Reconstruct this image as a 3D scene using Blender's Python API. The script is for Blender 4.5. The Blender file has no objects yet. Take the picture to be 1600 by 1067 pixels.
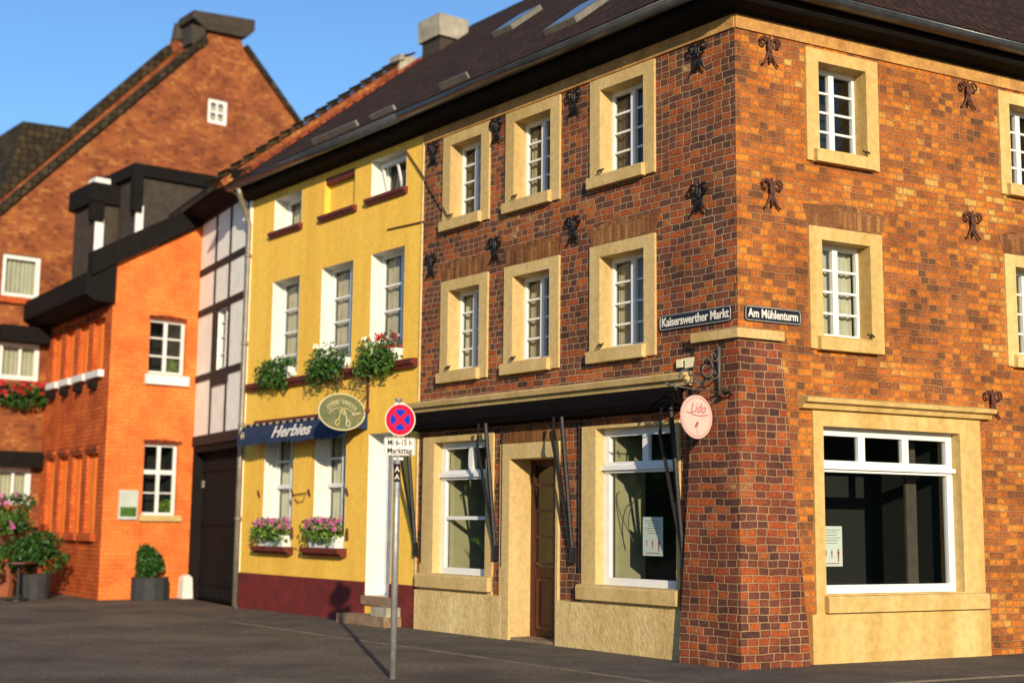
import bpy, bmesh, math, random
from mathutils import Vector, Matrix
random.seed(7)
R = math.radians
sc = bpy.context.scene
col = sc.collection

# ---------------------------------------------------------------- camera
cd = bpy.data.cameras.new('camera'); cam = bpy.data.objects.new('camera', cd); col.objects.link(cam)
cd.sensor_width = 36; cd.lens = 47.25; cd.clip_start = .1; cd.clip_end = 2000
cam.matrix_world = Matrix.Translation((0, 0, 1.6)) @ Matrix.Rotation(R(90+7.706), 4, 'X') @ Matrix.Rotation(R(.614), 4, 'Z')
cd.dof.use_dof = True; cd.dof.focus_distance = 17.0; cd.dof.aperture_fstop = .0473/.085
sc.camera = cam
# ---------------------------------------------------------------- sky and sun
SUN = Vector((.185, -.948, .262)).normalized()
w = bpy.data.worlds.new('World'); sc.world = w; w.use_nodes = True
nt = w.node_tree; nt.nodes.clear()
sky = nt.nodes.new('ShaderNodeTexSky'); sky.sky_type = 'NISHITA'; sky.sun_disc = False
sky.sun_elevation = math.asin(SUN.z); sky.sun_rotation = math.atan2(SUN.x, SUN.y)
sky.air_density = 1.15; sky.dust_density = .2; sky.ozone_density = 5.5
bg = nt.nodes.new('ShaderNodeBackground'); bg.inputs[1].default_value = .15
wo = nt.nodes.new('ShaderNodeOutputWorld')
nt.links.new(sky.outputs[0], bg.inputs[0]); nt.links.new(bg.outputs[0], wo.inputs[0])
sl = bpy.data.lights.new('sun', 'SUN'); sl.energy = 5.0; sl.angle = R(.5); sl.color = (1.0, .84, .6)
so = bpy.data.objects.new('sun', sl); col.objects.link(so)
so.rotation_euler = SUN.to_track_quat('Z', 'Y').to_euler(); so.location = (5, -20, 30)
sc.view_settings.view_transform = 'Standard'; sc.view_settings.look = 'None'
sc.view_settings.exposure = .3; sc.view_settings.gamma = 1

# ---------------------------------------------------------------- frames: s along the wall, o outwards, z up
class Fr:
    def __init__(s, o, d, n=None):
        s.o = Vector(o); s.d = Vector(d).normalized()
        s.n = Vector(n).normalized() if n else Vector((s.d.y, -s.d.x, 0))
    def P(s, a, o, z): return s.o + s.d*a + s.n*o + Vector((0, 0, z))
L = Fr((2.642, 15.552, 0), (-.61367, .78956, 0), (-.78956, -.61367, 0))        # market side of the corner
Rr = Fr((2.642, 15.552, 0), (.88136, .47245, 0), (.47245, -.88136, 0))       # side street of the corner
T = Fr((-5.029, 25.422, 0), (-.48556, .87421, 0), (-.87421, -.48556, 0))      # timbered front
O = Fr((-6.708, 28.445, 0), (.77552, .63132, 0), (.63132, -.77552, 0))        # orange end wall
S = Fr((-8.195, 27.235, 0), (-.56125, .82765, 0), (-.82765, -.56125, 0))      # orange street side
G = Fr((-10.852, 31.154, 0), (.77552, .63132, 0), (.63132, -.77552, 0))       # big gable
W = Fr((0, 0, 0), (1, 0, 0), (0, 1, 0))

# ---------------------------------------------------------------- materials
MATS = {}
def mat(name, color=(.5, .5, .5), rough=.8, metal=0, nz=0, nscale=3, bump=0, bscale=40, dark=None, streak=False, spec=.5, nz2=0, grit=7):
    m = bpy.data.materials.new(name); m.use_nodes = True; N = m.node_tree.nodes; K = m.node_tree.links
    b = N['Principled BSDF']; b.inputs['Base Color'].default_value = (*color, 1); b.inputs['Roughness'].default_value = rough
    b.inputs['Metallic'].default_value = metal; b.inputs['Specular IOR Level'].default_value = spec
    tc = N.new('ShaderNodeTexCoord')
    if nz:
        mp = N.new('ShaderNodeMapping'); K.new(tc.outputs['Object'], mp.inputs[0])
        if streak: mp.inputs['Scale'].default_value = (1, 1, .12)
        t = N.new('ShaderNodeTexNoise'); t.inputs['Scale'].default_value = nscale; t.inputs['Detail'].default_value = 8; t.inputs['Roughness'].default_value = .62
        K.new(mp.outputs[0], t.inputs[0])
        r = N.new('ShaderNodeValToRGB'); r.color_ramp.elements[0].position = .33; r.color_ramp.elements[1].position = .68
        K.new(t.outputs[0], r.inputs[0])
        d = dark or tuple(c*(1-nz) for c in color)
        r.color_ramp.elements[0].color = (*d, 1); r.color_ramp.elements[1].color = (*color, 1)
        out = r.outputs[0]
        if nz2:
            t2 = N.new('ShaderNodeTexNoise'); t2.inputs['Scale'].default_value = nscale*grit; t2.inputs['Detail'].default_value = 6
            K.new(tc.outputs['Object'], t2.inputs[0])
            mx = N.new('ShaderNodeMix'); mx.data_type = 'RGBA'; mx.blend_type = 'MULTIPLY'; mx.inputs[0].default_value = nz2
            r2 = N.new('ShaderNodeValToRGB'); r2.color_ramp.elements[0].position = .35; r2.color_ramp.elements[1].position = .6
            r2.color_ramp.elements[0].color = (.35, .3, .25, 1)
            K.new(t2.outputs[0], r2.inputs[0]); K.new(out, mx.inputs[6]); K.new(r2.outputs[0], mx.inputs[7]); out = mx.outputs[2]
        K.new(out, b.inputs['Base Color'])
    if bump:
        t = N.new('ShaderNodeTexNoise'); t.inputs['Scale'].default_value = bscale; t.inputs['Detail'].default_value = 6
        K.new(tc.outputs['Object'], t.inputs[0])
        bp = N.new('ShaderNodeBump'); bp.inputs['Strength'].default_value = bump; bp.inputs['Distance'].default_value = .02
        K.new(t.outputs[0], bp.inputs['Height']); K.new(bp.outputs[0], b.inputs['Normal'])
    MATS[name] = m; return m

def brickmat(name, stops, mortar, bw=.36, bh=.087, jw=.0065, wob=.012, bumpd=.012, cluster=.5, rough=.85, stagger=None, tint=None):
    """individually coloured bricks in metres of UV, laid in alternating stretchers and headers"""
    m = bpy.data.materials.new(name); m.use_nodes = True; N = m.node_tree.nodes; K = m.node_tree.links
    b = N['Principled BSDF']; b.inputs['Roughness'].default_value = rough; b.inputs['Specular IOR Level'].default_value = .25
    def M(op, a, c=None, d=None):
        n = N.new('ShaderNodeMath'); n.operation = op
        for i, v in enumerate((a, c, d)):
            if v is None: continue
            if isinstance(v, (int, float)): n.inputs[i].default_value = v
            else: K.new(v, n.inputs[i])
        return n.outputs[0]
    uv = N.new('ShaderNodeUVMap')
    nz = N.new('ShaderNodeTexNoise'); nz.inputs['Scale'].default_value = 3.5; nz.inputs['Detail'].default_value = 4; K.new(uv.outputs[0], nz.inputs[0])
    vs = N.new('ShaderNodeVectorMath'); vs.operation = 'SUBTRACT'; K.new(nz.outputs['Color'], vs.inputs[0]); vs.inputs[1].default_value = (.5, .5, .5)
    vm = N.new('ShaderNodeVectorMath'); vm.operation = 'SCALE'; K.new(vs.outputs[0], vm.inputs[0]); vm.inputs['Scale'].default_value = wob*4
    nz3 = N.new('ShaderNodeTexNoise'); nz3.inputs['Scale'].default_value = 30; K.new(uv.outputs[0], nz3.inputs[0])
    vs3 = N.new('ShaderNodeVectorMath'); vs3.operation = 'SUBTRACT'; K.new(nz3.outputs['Color'], vs3.inputs[0]); vs3.inputs[1].default_value = (.5, .5, .5)
    vm3 = N.new('ShaderNodeVectorMath'); vm3.operation = 'SCALE'; K.new(vs3.outputs[0], vm3.inputs[0]); vm3.inputs['Scale'].default_value = wob*.8
    va = N.new('ShaderNodeVectorMath'); K.new(uv.outputs[0], va.inputs[0]); K.new(vm.outputs[0], va.inputs[1])
    vb = N.new('ShaderNodeVectorMath'); K.new(va.outputs[0], vb.inputs[0]); K.new(vm3.outputs[0], vb.inputs[1])
    sp = N.new('ShaderNodeSeparateXYZ'); K.new(vb.outputs[0], sp.inputs[0]); x, y = sp.outputs[0], sp.outputs[1]
    yr = M('DIVIDE', y, bh); row = M('FLOOR', yr); fy = M('FRACT', yr)
    wn = N.new('ShaderNodeTexWhiteNoise'); wn.noise_dimensions = '1D'; K.new(row, wn.inputs['W'])
    hr = 0 if stagger else M('GREATER_THAN', wn.outputs[0], .45)      # about half the courses are all headers
    bwr = bw if stagger else M('ADD', bw, M('MULTIPLY', hr, -.28*bw))
    t = M('ADD', M('ADD', M('DIVIDE', x, bwr), M('MULTIPLY', row, .5)), M('MULTIPLY', wn.outputs[0], .22))
    cell = M('FLOOR', t); f = M('FRACT', t)
    k = .5 if stagger else M('ADD', .64, M('MULTIPLY', hr, -.14))
    isH = M('GREATER_THAN', f, k)
    a1 = M('MINIMUM', f, M('ABSOLUTE', M('SUBTRACT', f, k))); ex = M('MULTIPLY', M('MINIMUM', a1, M('SUBTRACT', 1, f)), bwr)
    ey = M('MULTIPLY', M('MINIMUM', fy, M('SUBTRACT', 1, fy)), bh)
    e = M('MINIMUM', ex, ey)
    mr = N.new('ShaderNodeMapRange'); mr.interpolation_type = 'SMOOTHSTEP'; mr.inputs['From Min'].default_value = jw*.55; mr.inputs['From Max'].default_value = jw*1.35
    K.new(e, mr.inputs['Value']); face = mr.outputs[0]
    cid = M('ADD', M('MULTIPLY', cell, 2), isH)
    cb = N.new('ShaderNodeCombineXYZ'); K.new(cid, cb.inputs[0]); K.new(row, cb.inputs[1])
    w2 = N.new('ShaderNodeTexWhiteNoise'); w2.noise_dimensions = '2D'; K.new(cb.outputs[0], w2.inputs['Vector'])
    nb = N.new('ShaderNodeTexNoise'); nb.inputs['Scale'].default_value = .8; nb.inputs['Detail'].default_value = 3; K.new(uv.outputs[0], nb.inputs[0])
    nc = N.new('ShaderNodeTexNoise'); nc.inputs['Scale'].default_value = 11; nc.inputs['Detail'].default_value = 5; K.new(uv.outputs[0], nc.inputs[0])
    fac = M('ADD', M('ADD', M('ADD', M('MULTIPLY', w2.outputs[0], .8), .12), M('MULTIPLY', M('SUBTRACT', nb.outputs[0], .5), cluster)), M('MULTIPLY', M('SUBTRACT', nc.outputs[0], .5), .35))
    rp = N.new('ShaderNodeValToRGB'); K.new(fac, rp.inputs[0]); cr = rp.color_ramp
    while len(cr.elements) < len(stops): cr.elements.new(.5)
    for el, (p, c) in zip(cr.elements, stops): el.position = p; el.color = (*c, 1)
    # blotches inside each brick
    nf = N.new('ShaderNodeTexNoise'); nf.inputs['Scale'].default_value = 28; nf.inputs['Detail'].default_value = 7; nf.inputs['Roughness'].default_value = .7; K.new(uv.outputs[0], nf.inputs[0])
    r2 = N.new('ShaderNodeValToRGB'); K.new(nf.outputs[0], r2.inputs[0]); r2.color_ramp.elements[0].position = .32; r2.color_ramp.elements[1].position = .62
    r2.color_ramp.elements[0].color = (.36, .32, .3, 1); r2.color_ramp.elements[1].color = (1.12, 1.08, 1.05, 1)
    mx = N.new('ShaderNodeMix'); mx.data_type = 'RGBA'; mx.blend_type = 'MULTIPLY'; mx.inputs[0].default_value = .8
    K.new(rp.outputs[0], mx.inputs[6]); K.new(r2.outputs[0], mx.inputs[7])
    # large weathering
    nl = N.new('ShaderNodeTexNoise'); nl.inputs['Scale'].default_value = 1.6; nl.inputs['Detail'].default_value = 5; K.new(uv.outputs[0], nl.inputs[0])
    r3 = N.new('ShaderNodeValToRGB'); K.new(nl.outputs[0], r3.inputs[0]); r3.color_ramp.elements[0].position = .36; r3.color_ramp.elements[1].position = .6
    r3.color_ramp.elements[0].color = (.66, .58, .55, 1); r3.color_ramp.elements[1].color = (1.1, 1.05, 1, 1)
    m2 = N.new('ShaderNodeMix'); m2.data_type = 'RGBA'; m2.blend_type = 'MULTIPLY'; m2.inputs[0].default_value = .7
    m3 = N.new('ShaderNodeMix'); m3.data_type = 'RGBA'; m3.inputs[6].default_value = (*mortar, 1)
    rim_shade = N.new('ShaderNodeMapRange'); rim_shade.inputs['From Min'].default_value = jw; rim_shade.inputs['From Max'].default_value = jw+.014; rim_shade.inputs['To Min'].default_value = .55; rim_shade.inputs['To Max'].default_value = 1.08  # dark outline shadow round each brick, painted into its colour
    K.new(e, rim_shade.inputs['Value']); m4 = N.new('ShaderNodeMix'); m4.data_type = 'RGBA'; m4.blend_type = 'MULTIPLY'; m4.inputs[0].default_value = .8 if not stagger else .3
    K.new(mx.outputs[2], m4.inputs[6]); K.new(rim_shade.outputs[0], m4.inputs[7])
    K.new(face, m3.inputs[0]); K.new(m4.outputs[2], m3.inputs[7]); K.new(m3.outputs[2], m2.inputs[6]); K.new(r3.outputs[0], m2.inputs[7])
    K.new(m2.outputs[2], b.inputs['Base Color'])
    hh = M('ADD', M('ADD', face, M('MULTIPLY', nf.outputs[0], .6)), M('MULTIPLY', w2.outputs[0], .5))
    bp = N.new('ShaderNodeBump'); bp.inputs['Strength'].default_value = .8; bp.inputs['Distance'].default_value = bumpd
    K.new(hh, bp.inputs['Height']); K.new(bp.outputs[0], b.inputs['Normal'])
    MATS[name] = m; return m

def glassmat(name, tint=(.8, .86, .84)):
    m = bpy.data.materials.new(name); m.use_nodes = True; N = m.node_tree.nodes; K = m.node_tree.links; N.clear()
    o = N.new('ShaderNodeOutputMaterial'); mx = N.new('ShaderNodeMixShader'); tr = N.new('ShaderNodeBsdfTransparent'); gl = N.new('ShaderNodeBsdfGlossy')
    tr.inputs[0].default_value = (*tint, 1); gl.inputs['Roughness'].default_value = .015
    tc = N.new('ShaderNodeTexCoord'); nz = N.new('ShaderNodeTexNoise'); nz.inputs['Scale'].default_value = 1.3; K.new(tc.outputs['Object'], nz.inputs[0])
    bp = N.new('ShaderNodeBump'); bp.inputs['Strength'].default_value = .12; bp.inputs['Distance'].default_value = .04; K.new(nz.outputs[0], bp.inputs['Height'])
    K.new(bp.outputs[0], gl.inputs['Normal'])
    ge = N.new('ShaderNodeNewGeometry'); dt = N.new('ShaderNodeVectorMath'); dt.operation = 'DOT_PRODUCT'; K.new(ge.outputs['Normal'], dt.inputs[0]); K.new(ge.outputs['Incoming'], dt.inputs[1])
    def M(op, a, b=None):
        n = N.new('ShaderNodeMath'); n.operation = op
        for i, v in enumerate((a, b)):
            if v is None: continue
            if isinstance(v, (int, float)): n.inputs[i].default_value = v
            else: K.new(v, n.inputs[i])
        return n.outputs[0]
    # Schlick reflectance of a thin pane, the same from both sides
    fc = M('ADD', M('MULTIPLY', M('POWER', M('SUBTRACT', 1, M('ABSOLUTE', dt.outputs['Value'])), 5), .93), .07)
    K.new(fc, mx.inputs[0]); K.new(tr.outputs[0], mx.inputs[1]); K.new(gl.outputs[0], mx.inputs[2]); K.new(mx.outputs[0], o.inputs[0])
    MATS[name] = m; return m

def leafmat(name, c1, c2):
    m = mat(name, c1, .55, nz=.6, nscale=9, dark=c2, spec=.3); return m

BR = [(0, (.05, .03, .023)), (.2, (.1, .047, .032)), (.4, (.15, .058, .034)), (.58, (.2, .063, .028)), (.72, (.31, .076, .024)), (.88, (.41, .108, .02)), (.96, (.27, .13, .05)), (1, (.42, .28, .11))]
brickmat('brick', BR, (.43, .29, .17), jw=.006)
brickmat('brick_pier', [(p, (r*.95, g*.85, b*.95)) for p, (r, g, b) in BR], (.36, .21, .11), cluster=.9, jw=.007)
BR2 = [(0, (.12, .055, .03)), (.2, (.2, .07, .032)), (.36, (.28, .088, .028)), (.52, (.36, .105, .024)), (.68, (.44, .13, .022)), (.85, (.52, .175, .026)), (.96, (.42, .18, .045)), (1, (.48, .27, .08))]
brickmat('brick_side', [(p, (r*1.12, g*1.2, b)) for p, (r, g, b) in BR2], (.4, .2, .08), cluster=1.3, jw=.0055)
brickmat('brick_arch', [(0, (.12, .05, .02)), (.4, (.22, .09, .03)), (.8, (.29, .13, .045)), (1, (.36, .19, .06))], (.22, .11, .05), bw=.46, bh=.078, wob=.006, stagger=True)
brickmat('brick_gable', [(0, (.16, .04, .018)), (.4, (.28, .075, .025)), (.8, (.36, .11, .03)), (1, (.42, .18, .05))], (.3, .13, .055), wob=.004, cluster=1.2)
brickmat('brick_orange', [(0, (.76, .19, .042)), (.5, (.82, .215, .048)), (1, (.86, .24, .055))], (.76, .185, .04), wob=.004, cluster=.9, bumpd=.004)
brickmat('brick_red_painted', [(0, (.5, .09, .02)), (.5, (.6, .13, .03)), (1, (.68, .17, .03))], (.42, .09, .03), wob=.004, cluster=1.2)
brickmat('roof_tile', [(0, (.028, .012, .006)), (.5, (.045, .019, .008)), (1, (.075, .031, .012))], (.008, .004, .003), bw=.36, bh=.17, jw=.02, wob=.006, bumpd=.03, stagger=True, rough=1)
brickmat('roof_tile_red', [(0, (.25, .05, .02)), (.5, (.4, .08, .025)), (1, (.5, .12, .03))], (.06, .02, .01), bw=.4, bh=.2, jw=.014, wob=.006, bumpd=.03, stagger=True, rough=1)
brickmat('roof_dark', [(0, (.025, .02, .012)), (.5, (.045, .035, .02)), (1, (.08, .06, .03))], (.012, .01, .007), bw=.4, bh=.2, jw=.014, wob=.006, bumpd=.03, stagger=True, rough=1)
mat('yellow_plaster', (.9, .56, .085), .9, nz=1, nscale=1.3, dark=(.76, .43, .05), bump=.4, bscale=26, streak=True, nz2=.14)
mat('red_plinth', (.2, .018, .014), .7, nz=.6, nscale=3, dark=(.1, .012, .01), bump=.5, bscale=18, nz2=.25)
mat('cream_plaster', (.72, .56, .27), .9, nz=1, nscale=1.5, dark=(.5, .34, .13), bump=.6, bscale=22, streak=True, nz2=.3)
mat('stone', (.62, .45, .2), .85, nz=1, nscale=2.0, dark=(.46, .31, .11), bump=.3, bscale=30, streak=True, nz2=.22)
mat('pale_stone', (.66, .48, .19), .85, nz=1, nscale=1.6, dark=(.48, .3, .085), bump=.35, bscale=30, streak=True, nz2=.25)
mat('frieze', (.55, .3, .08), .85, nz=1, nscale=3, dark=(.33, .15, .04), bump=.4, bscale=30, nz2=.3)
mat('white_plaster', (.72, .7, .64), .8, nz=.15, nscale=2, bump=.2, bscale=30, nz2=.08)
mat('panel_plaster', (.95, .94, .84), .9, nz=.14, nscale=3, bump=.5, bscale=22, nz2=.1)
mat('white_paint', (.72, .72, .7), .6, spec=.3, nz=.1, nscale=5, bump=.05)
mat('timber', (.016, .01, .008), .8, nz=.5, nscale=8, bump=.5, bscale=25)
mat('brown_wood', (.1, .024, .012), .45, nz=.6, nscale=6, bump=.3, bscale=30, streak=True)
mat('sill_red', (.16, .022, .012), .55, nz=.5, nscale=6, bump=.3, bscale=40, nz2=.2)
mat('iron', (.012, .012, .014), .5, metal=.3, nz=.5, nscale=20, bump=.3)
mat('old_iron', (.14, .13, .11), .6, metal=.3, nz=.5, nscale=20, bump=.3)
mat('rust_iron', (.11, .035, .018), .7, nz=.5, nscale=20)
mat('galvanised', (.42, .42, .4), .5, metal=.5, nz=.35, nscale=9, nz2=.3)
mat('zinc', (.3, .27, .22), .45, metal=.35, nz=.4, nscale=4, nz2=.3)
mat('gutter', (.1, .11, .12), .3, metal=.5, nz=.4, nscale=5)
mat('eave_dark', (.011, .009, .008), .9, spec=.15, nz=.4, nscale=4)
mat('black_cloth', (.006, .005, .005), 1, nz=.3, nscale=6, spec=.05)
mat('blue_cloth', (.01, .03, .085), .85, nz=.45, nscale=5, bump=.3, bscale=12)
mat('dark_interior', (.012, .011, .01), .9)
mat('room', (.4, .35, .2), .9, nz=.2, nscale=3)
mat('curtain', (.46, .38, .27), .9, nz=.35, nscale=4)
mat('curtain_white', (.55, .5, .38), .9, nz=.2, nscale=4)
mat('curtain_dim', (.09, .07, .05), .9, nz=.35, nscale=4)
mat('slate', (.05, .036, .025), .8, nz=.5, nscale=6, bump=.6, bscale=14)
mat('asphalt', (.19, .145, .095), .95, nz=.6, nscale=.6, dark=(.06, .043, .03), bump=1, bscale=45, nz2=.75, grit=28)
mat('pavement', (.135, .11, .085), .95, nz=.5, nscale=1.4, dark=(.06, .048, .038), bump=.9, bscale=45, nz2=.7, grit=20)
mat('kerb', (.17, .135, .1), .9, nz=.4, nscale=3, bump=.5)
mat('step_stone', (.34, .22, .13), .9, nz=.5, nscale=6, bump=.6, nz2=.4)
mat('sign_black', (.014, .014, .018), .35, nz=.3, nscale=20)
mat('sign_white', (.66, .62, .56), .9, spec=.1)
mat('lettering_grey', (.45, .44, .42), .5)
mat('print_black', (.02, .02, .02), .9, spec=.1)
mat('sign_red', (.68, .01, .03), .9, spec=.1)
mat('sign_blue', (.01, .035, .36), .9, spec=.1)
mat('pink', (.76, .43, .36), .9, nz=.08, nscale=6)
mat('pink_line', (.3, .06, .08), .9)
mat('keys_green', (.07, .11, .05), .8, nz=1, nscale=5, dark=(.17, .16, .07), nz2=.2)
mat('keys_line', (.55, .5, .3), .8)
mat('keys_gold', (.45, .36, .12), .5)
mat('paper', (.7, .7, .64), .6)
mat('poster_red', (.35, .05, .03), .6)
mat('notice', (.5, .55, .5), .4, nz=.2)
mat('terracotta', (.3, .09, .04), .8, nz=.3)
mat('planter_dark', (.03, .03, .033), .8, nz=.4, nscale=5)
mat('concrete', (.4, .36, .28), .9, nz=.5, nscale=4, bump=.4)
mat('bright_orange', (.82, .2, .02), .8, nz=.2, nscale=3)
mat('ivory', (.72, .66, .42), .5)
leafmat('leaf_dark', (.035, .1, .014), (.01, .035, .006)); leafmat('leaf_mid', (.08, .17, .02), (.03, .075, .01)); leafmat('leaf_light', (.18, .27, .035), (.09, .15, .02))
mat('flower_red', (.42, .01, .02), .6); mat('flower_white', (.8, .78, .62), .6); mat('flower_pink', (.6, .15, .38), .6, nz=.4, nscale=20)
glassmat('glass'); glassmat('glass_dim', (.5, .56, .55))

# ---------------------------------------------------------------- building blocks
ROOT = {}
class MB:
    def __init__(s, fr=W): s.fr = fr; s.v = []; s.f = []; s.uvf = []; s.mi = []; s.cur = 0; s.swap = False; s.uvo = None
    def face(s, pts, uv=None):
        i = len(s.v); s.v += [tuple(p) for p in pts]; s.f.append(tuple(range(i, i+len(pts)))); s.mi.append(s.cur); s.uvf.append(uv or s.auto(pts))
    def auto(s, pts):
        a = Vector(pts[0]); n = Vector((0, 0, 0))
        for i in range(1, len(pts)-1): n += (Vector(pts[i])-a).cross(Vector(pts[i+1])-a)
        ax = max(range(3), key=lambda k: abs(n[k]))
        q = [((p[1]+p[0]) if ax == 0 else p[0], p[2]) if ax != 2 else (p[0], p[1]) for p in pts]
        if s.swap: q = [(b, a) for a, b in q]
        return q
    def box(s, a0, a1, o0, o1, z0, z1):
        c = [(a, o, z) for z in (z0, z1) for o in (o0, o1) for a in (a0, a1)]
        for q in ((0, 1, 3, 2), (4, 5, 7, 6), (0, 1, 5, 4), (2, 3, 7, 6), (0, 2, 6, 4), (1, 3, 7, 5)): s.face([c[k] for k in q])
        return s
    def hexa(s, lo, hi):          # two quads of four points each
        for q in (lo, hi): s.face(q)
        for i in range(4): s.face([lo[i], lo[(i+1) % 4], hi[(i+1) % 4], hi[i]])
        return s
    def prism(s, poly, o0, o1):   # polygon in (s,z)
        s.face([(a, o0, z) for a, z in poly]); s.face([(a, o1, z) for a, z in poly])
        for i in range(len(poly)):
            (a, z), (b, y) = poly[i], poly[(i+1) % len(poly)]
            s.face([(a, o0, z), (b, o0, y), (b, o1, y), (a, o1, z)])
        return s
    def prof(s, poly, a0, a1):    # profile in (o,z) swept along s
        s.face([(a0, o, z) for o, z in poly]); s.face([(a1, o, z) for o, z in poly])
        for i in range(len(poly)):
            (o, z), (p, y) = poly[i], poly[(i+1) % len(poly)]
            s.face([(a0, o, z), (a0, p, y), (a1, p, y), (a1, o, z)])
        return s
    def wall(s, a0, a1, z0, z1, holes, o=0, depth=.2, rev=True):
        A = sorted({a0, a1, *[h[0] for h in holes], *[h[1] for h in holes]}); Z = sorted({z0, z1, *[h[2] for h in holes], *[h[3] for h in holes]})
        for i in range(len(A)-1):
            for j in range(len(Z)-1):
                ca, cz = (A[i]+A[i+1])/2, (Z[j]+Z[j+1])/2
                if any(h[0] < ca < h[1] and h[2] < cz < h[3] for h in holes): continue
                s.face([(A[i], o, Z[j]), (A[i+1], o, Z[j]), (A[i+1], o, Z[j+1]), (A[i], o, Z[j+1])])
        if rev:
            for h in holes: s.reveal(*h[:4], o, o-depth)
        return s
    def reveal(s, a0, a1, z0, z1, o0, o1):
        q = [(a0, z0), (a1, z0), (a1, z1), (a0, z1)]
        for i in range(4):
            (a, z), (b, y) = q[i], q[(i+1) % 4]; s.face([(a, o0, z), (b, o0, y), (b, o1, y), (a, o1, z)])
        return s
    def ring(s, a0, a1, z0, z1, w, o0, o1, wb=None, wt=None):
        wb = wb or w; wt = wt or w
        s.box(a0, a0+w, o0, o1, z0, z1); s.box(a1-w, a1, o0, o1, z0, z1); s.box(a0+w, a1-w, o0, o1, z0, z0+wb); s.box(a0+w, a1-w, o0, o1, z1-wt, z1); return s
    def tube(s, path, r, n=6, r2=None):
        P = [Vector(p) for p in path]; rings = []
        for i, p in enumerate(P):
            t = (P[min(i+1, len(P)-1)]-P[max(i-1, 0)]).normalized(); u = t.cross(Vector((0, 0, 1)))
            if u.length < .05: u = t.cross(Vector((1, 0, 0)))
            u.normalize(); v = t.cross(u); rr = r if r2 is None else r+(r2-r)*i/(len(P)-1)
            rings.append([p+(u*math.cos(6.2832*k/n)+v*math.sin(6.2832*k/n))*rr for k in range(n)])
        for a, b in zip(rings, rings[1:]):
            for k in range(n): s.face([a[k], a[(k+1) % n], b[(k+1) % n], b[k]])
        s.face(rings[0]); s.face(rings[-1]); return s
    def disc(s, c, ax, bx, ra, rb, n=32, th=None, nrm=None, i0=0, i1=1):
        c = Vector(c); ax = Vector(ax); bx = Vector(bx); nn = Vector(nrm) if nrm else ax.cross(bx).normalized()
        ring = [c+ax*ra*math.cos(6.2832*k/n)+bx*rb*math.sin(6.2832*k/n) for k in range(n)]
        if th is None: s.face(ring); return s
        r2 = [p+nn*th for p in ring]; s.face(ring); s.face(r2)
        for k in range(n): s.face([ring[k], ring[(k+1) % n], r2[(k+1) % n], r2[k]])
        return s
    def leaves(s, c, rad, n, size, flat=0, tri=False):
        for _ in range(n):
            while True:
                u = Vector([random.uniform(-1, 1) for _ in range(3)])
                if .35 < u.length < 1 or (u.length < .35 and random.random() < .3): break
            p = Vector(c)+Vector((u.x*rad[0], u.y*rad[1], u.z*rad[2]))
            a = Vector([random.gauss(0, 1) for _ in range(3)]).normalized(); b = a.cross(Vector([random.gauss(0, 1) for _ in range(3)])).normalized()
            z = size*random.uniform(.6, 1.3)
            s.face([p-a*z*.5, p+b*z*.32, p+a*z*.5, p-b*z*.32])
        return s
    def petals(s, c, r, k=5):
        c = Vector(c)
        for _ in range(k):
            a = Vector([random.gauss(0, 1) for _ in range(3)]).normalized(); b = a.cross(Vector([random.gauss(0, 1) for _ in range(3)])).normalized()
            q = c+a*r*.35; s.face([q-a*r*.5, q+b*r*.45, q+a*r*.5, q-b*r*.45])
        return s
    def build(s, name, material, parent=None, loc=None, recalc=True, smooth=False):
        me = bpy.data.meshes.new(name)
        if parent is not None: org = ROOT[parent.name]
        elif loc is not None: org = Vector(loc)
        else: org = Vector((0, 0, 0))
        me.from_pydata([tuple(s.fr.P(*v)-org) for v in s.v], [], s.f)
        uvl = me.uv_layers.new(name='UVMap'); k = 0
        for q in s.uvf:
            for t in q: uvl.data[k].uv = t; k += 1
        for mm in ([material] if isinstance(material, str) else material): me.materials.append(MATS[mm])
        for p, i in zip(me.polygons, s.mi): p.material_index = i
        bm = bmesh.new(); bm.from_mesh(me)
        if recalc:
            bmesh.ops.remove_doubles(bm, verts=bm.verts, dist=.0004); bmesh.ops.recalc_face_normals(bm, faces=bm.faces)
        if smooth:
            for f in bm.faces: f.smooth = len(f.verts) == 4
        bm.to_mesh(me); bm.free()
        o = bpy.data.objects.new(name, me); col.objects.link(o)
        if parent is not None: o.parent = parent
        else: o.location = org
        ROOT[o.name] = org
        return o
def tag(o, label=None, cat=None, group=None, kind=None):
    if label: o['label'] = label
    if cat: o['category'] = cat
    if group: o['group'] = group
    if kind: o['kind'] = kind
    return o
def thing(name, fr, a, o, z, label, cat, group=None):
    e = bpy.data.objects.new(name, None); e.empty_display_size = .2; col.objects.link(e); e.location = fr.P(a, o, z); ROOT[e.name] = Vector(e.location)
    return tag(e, label, cat, group)
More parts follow.
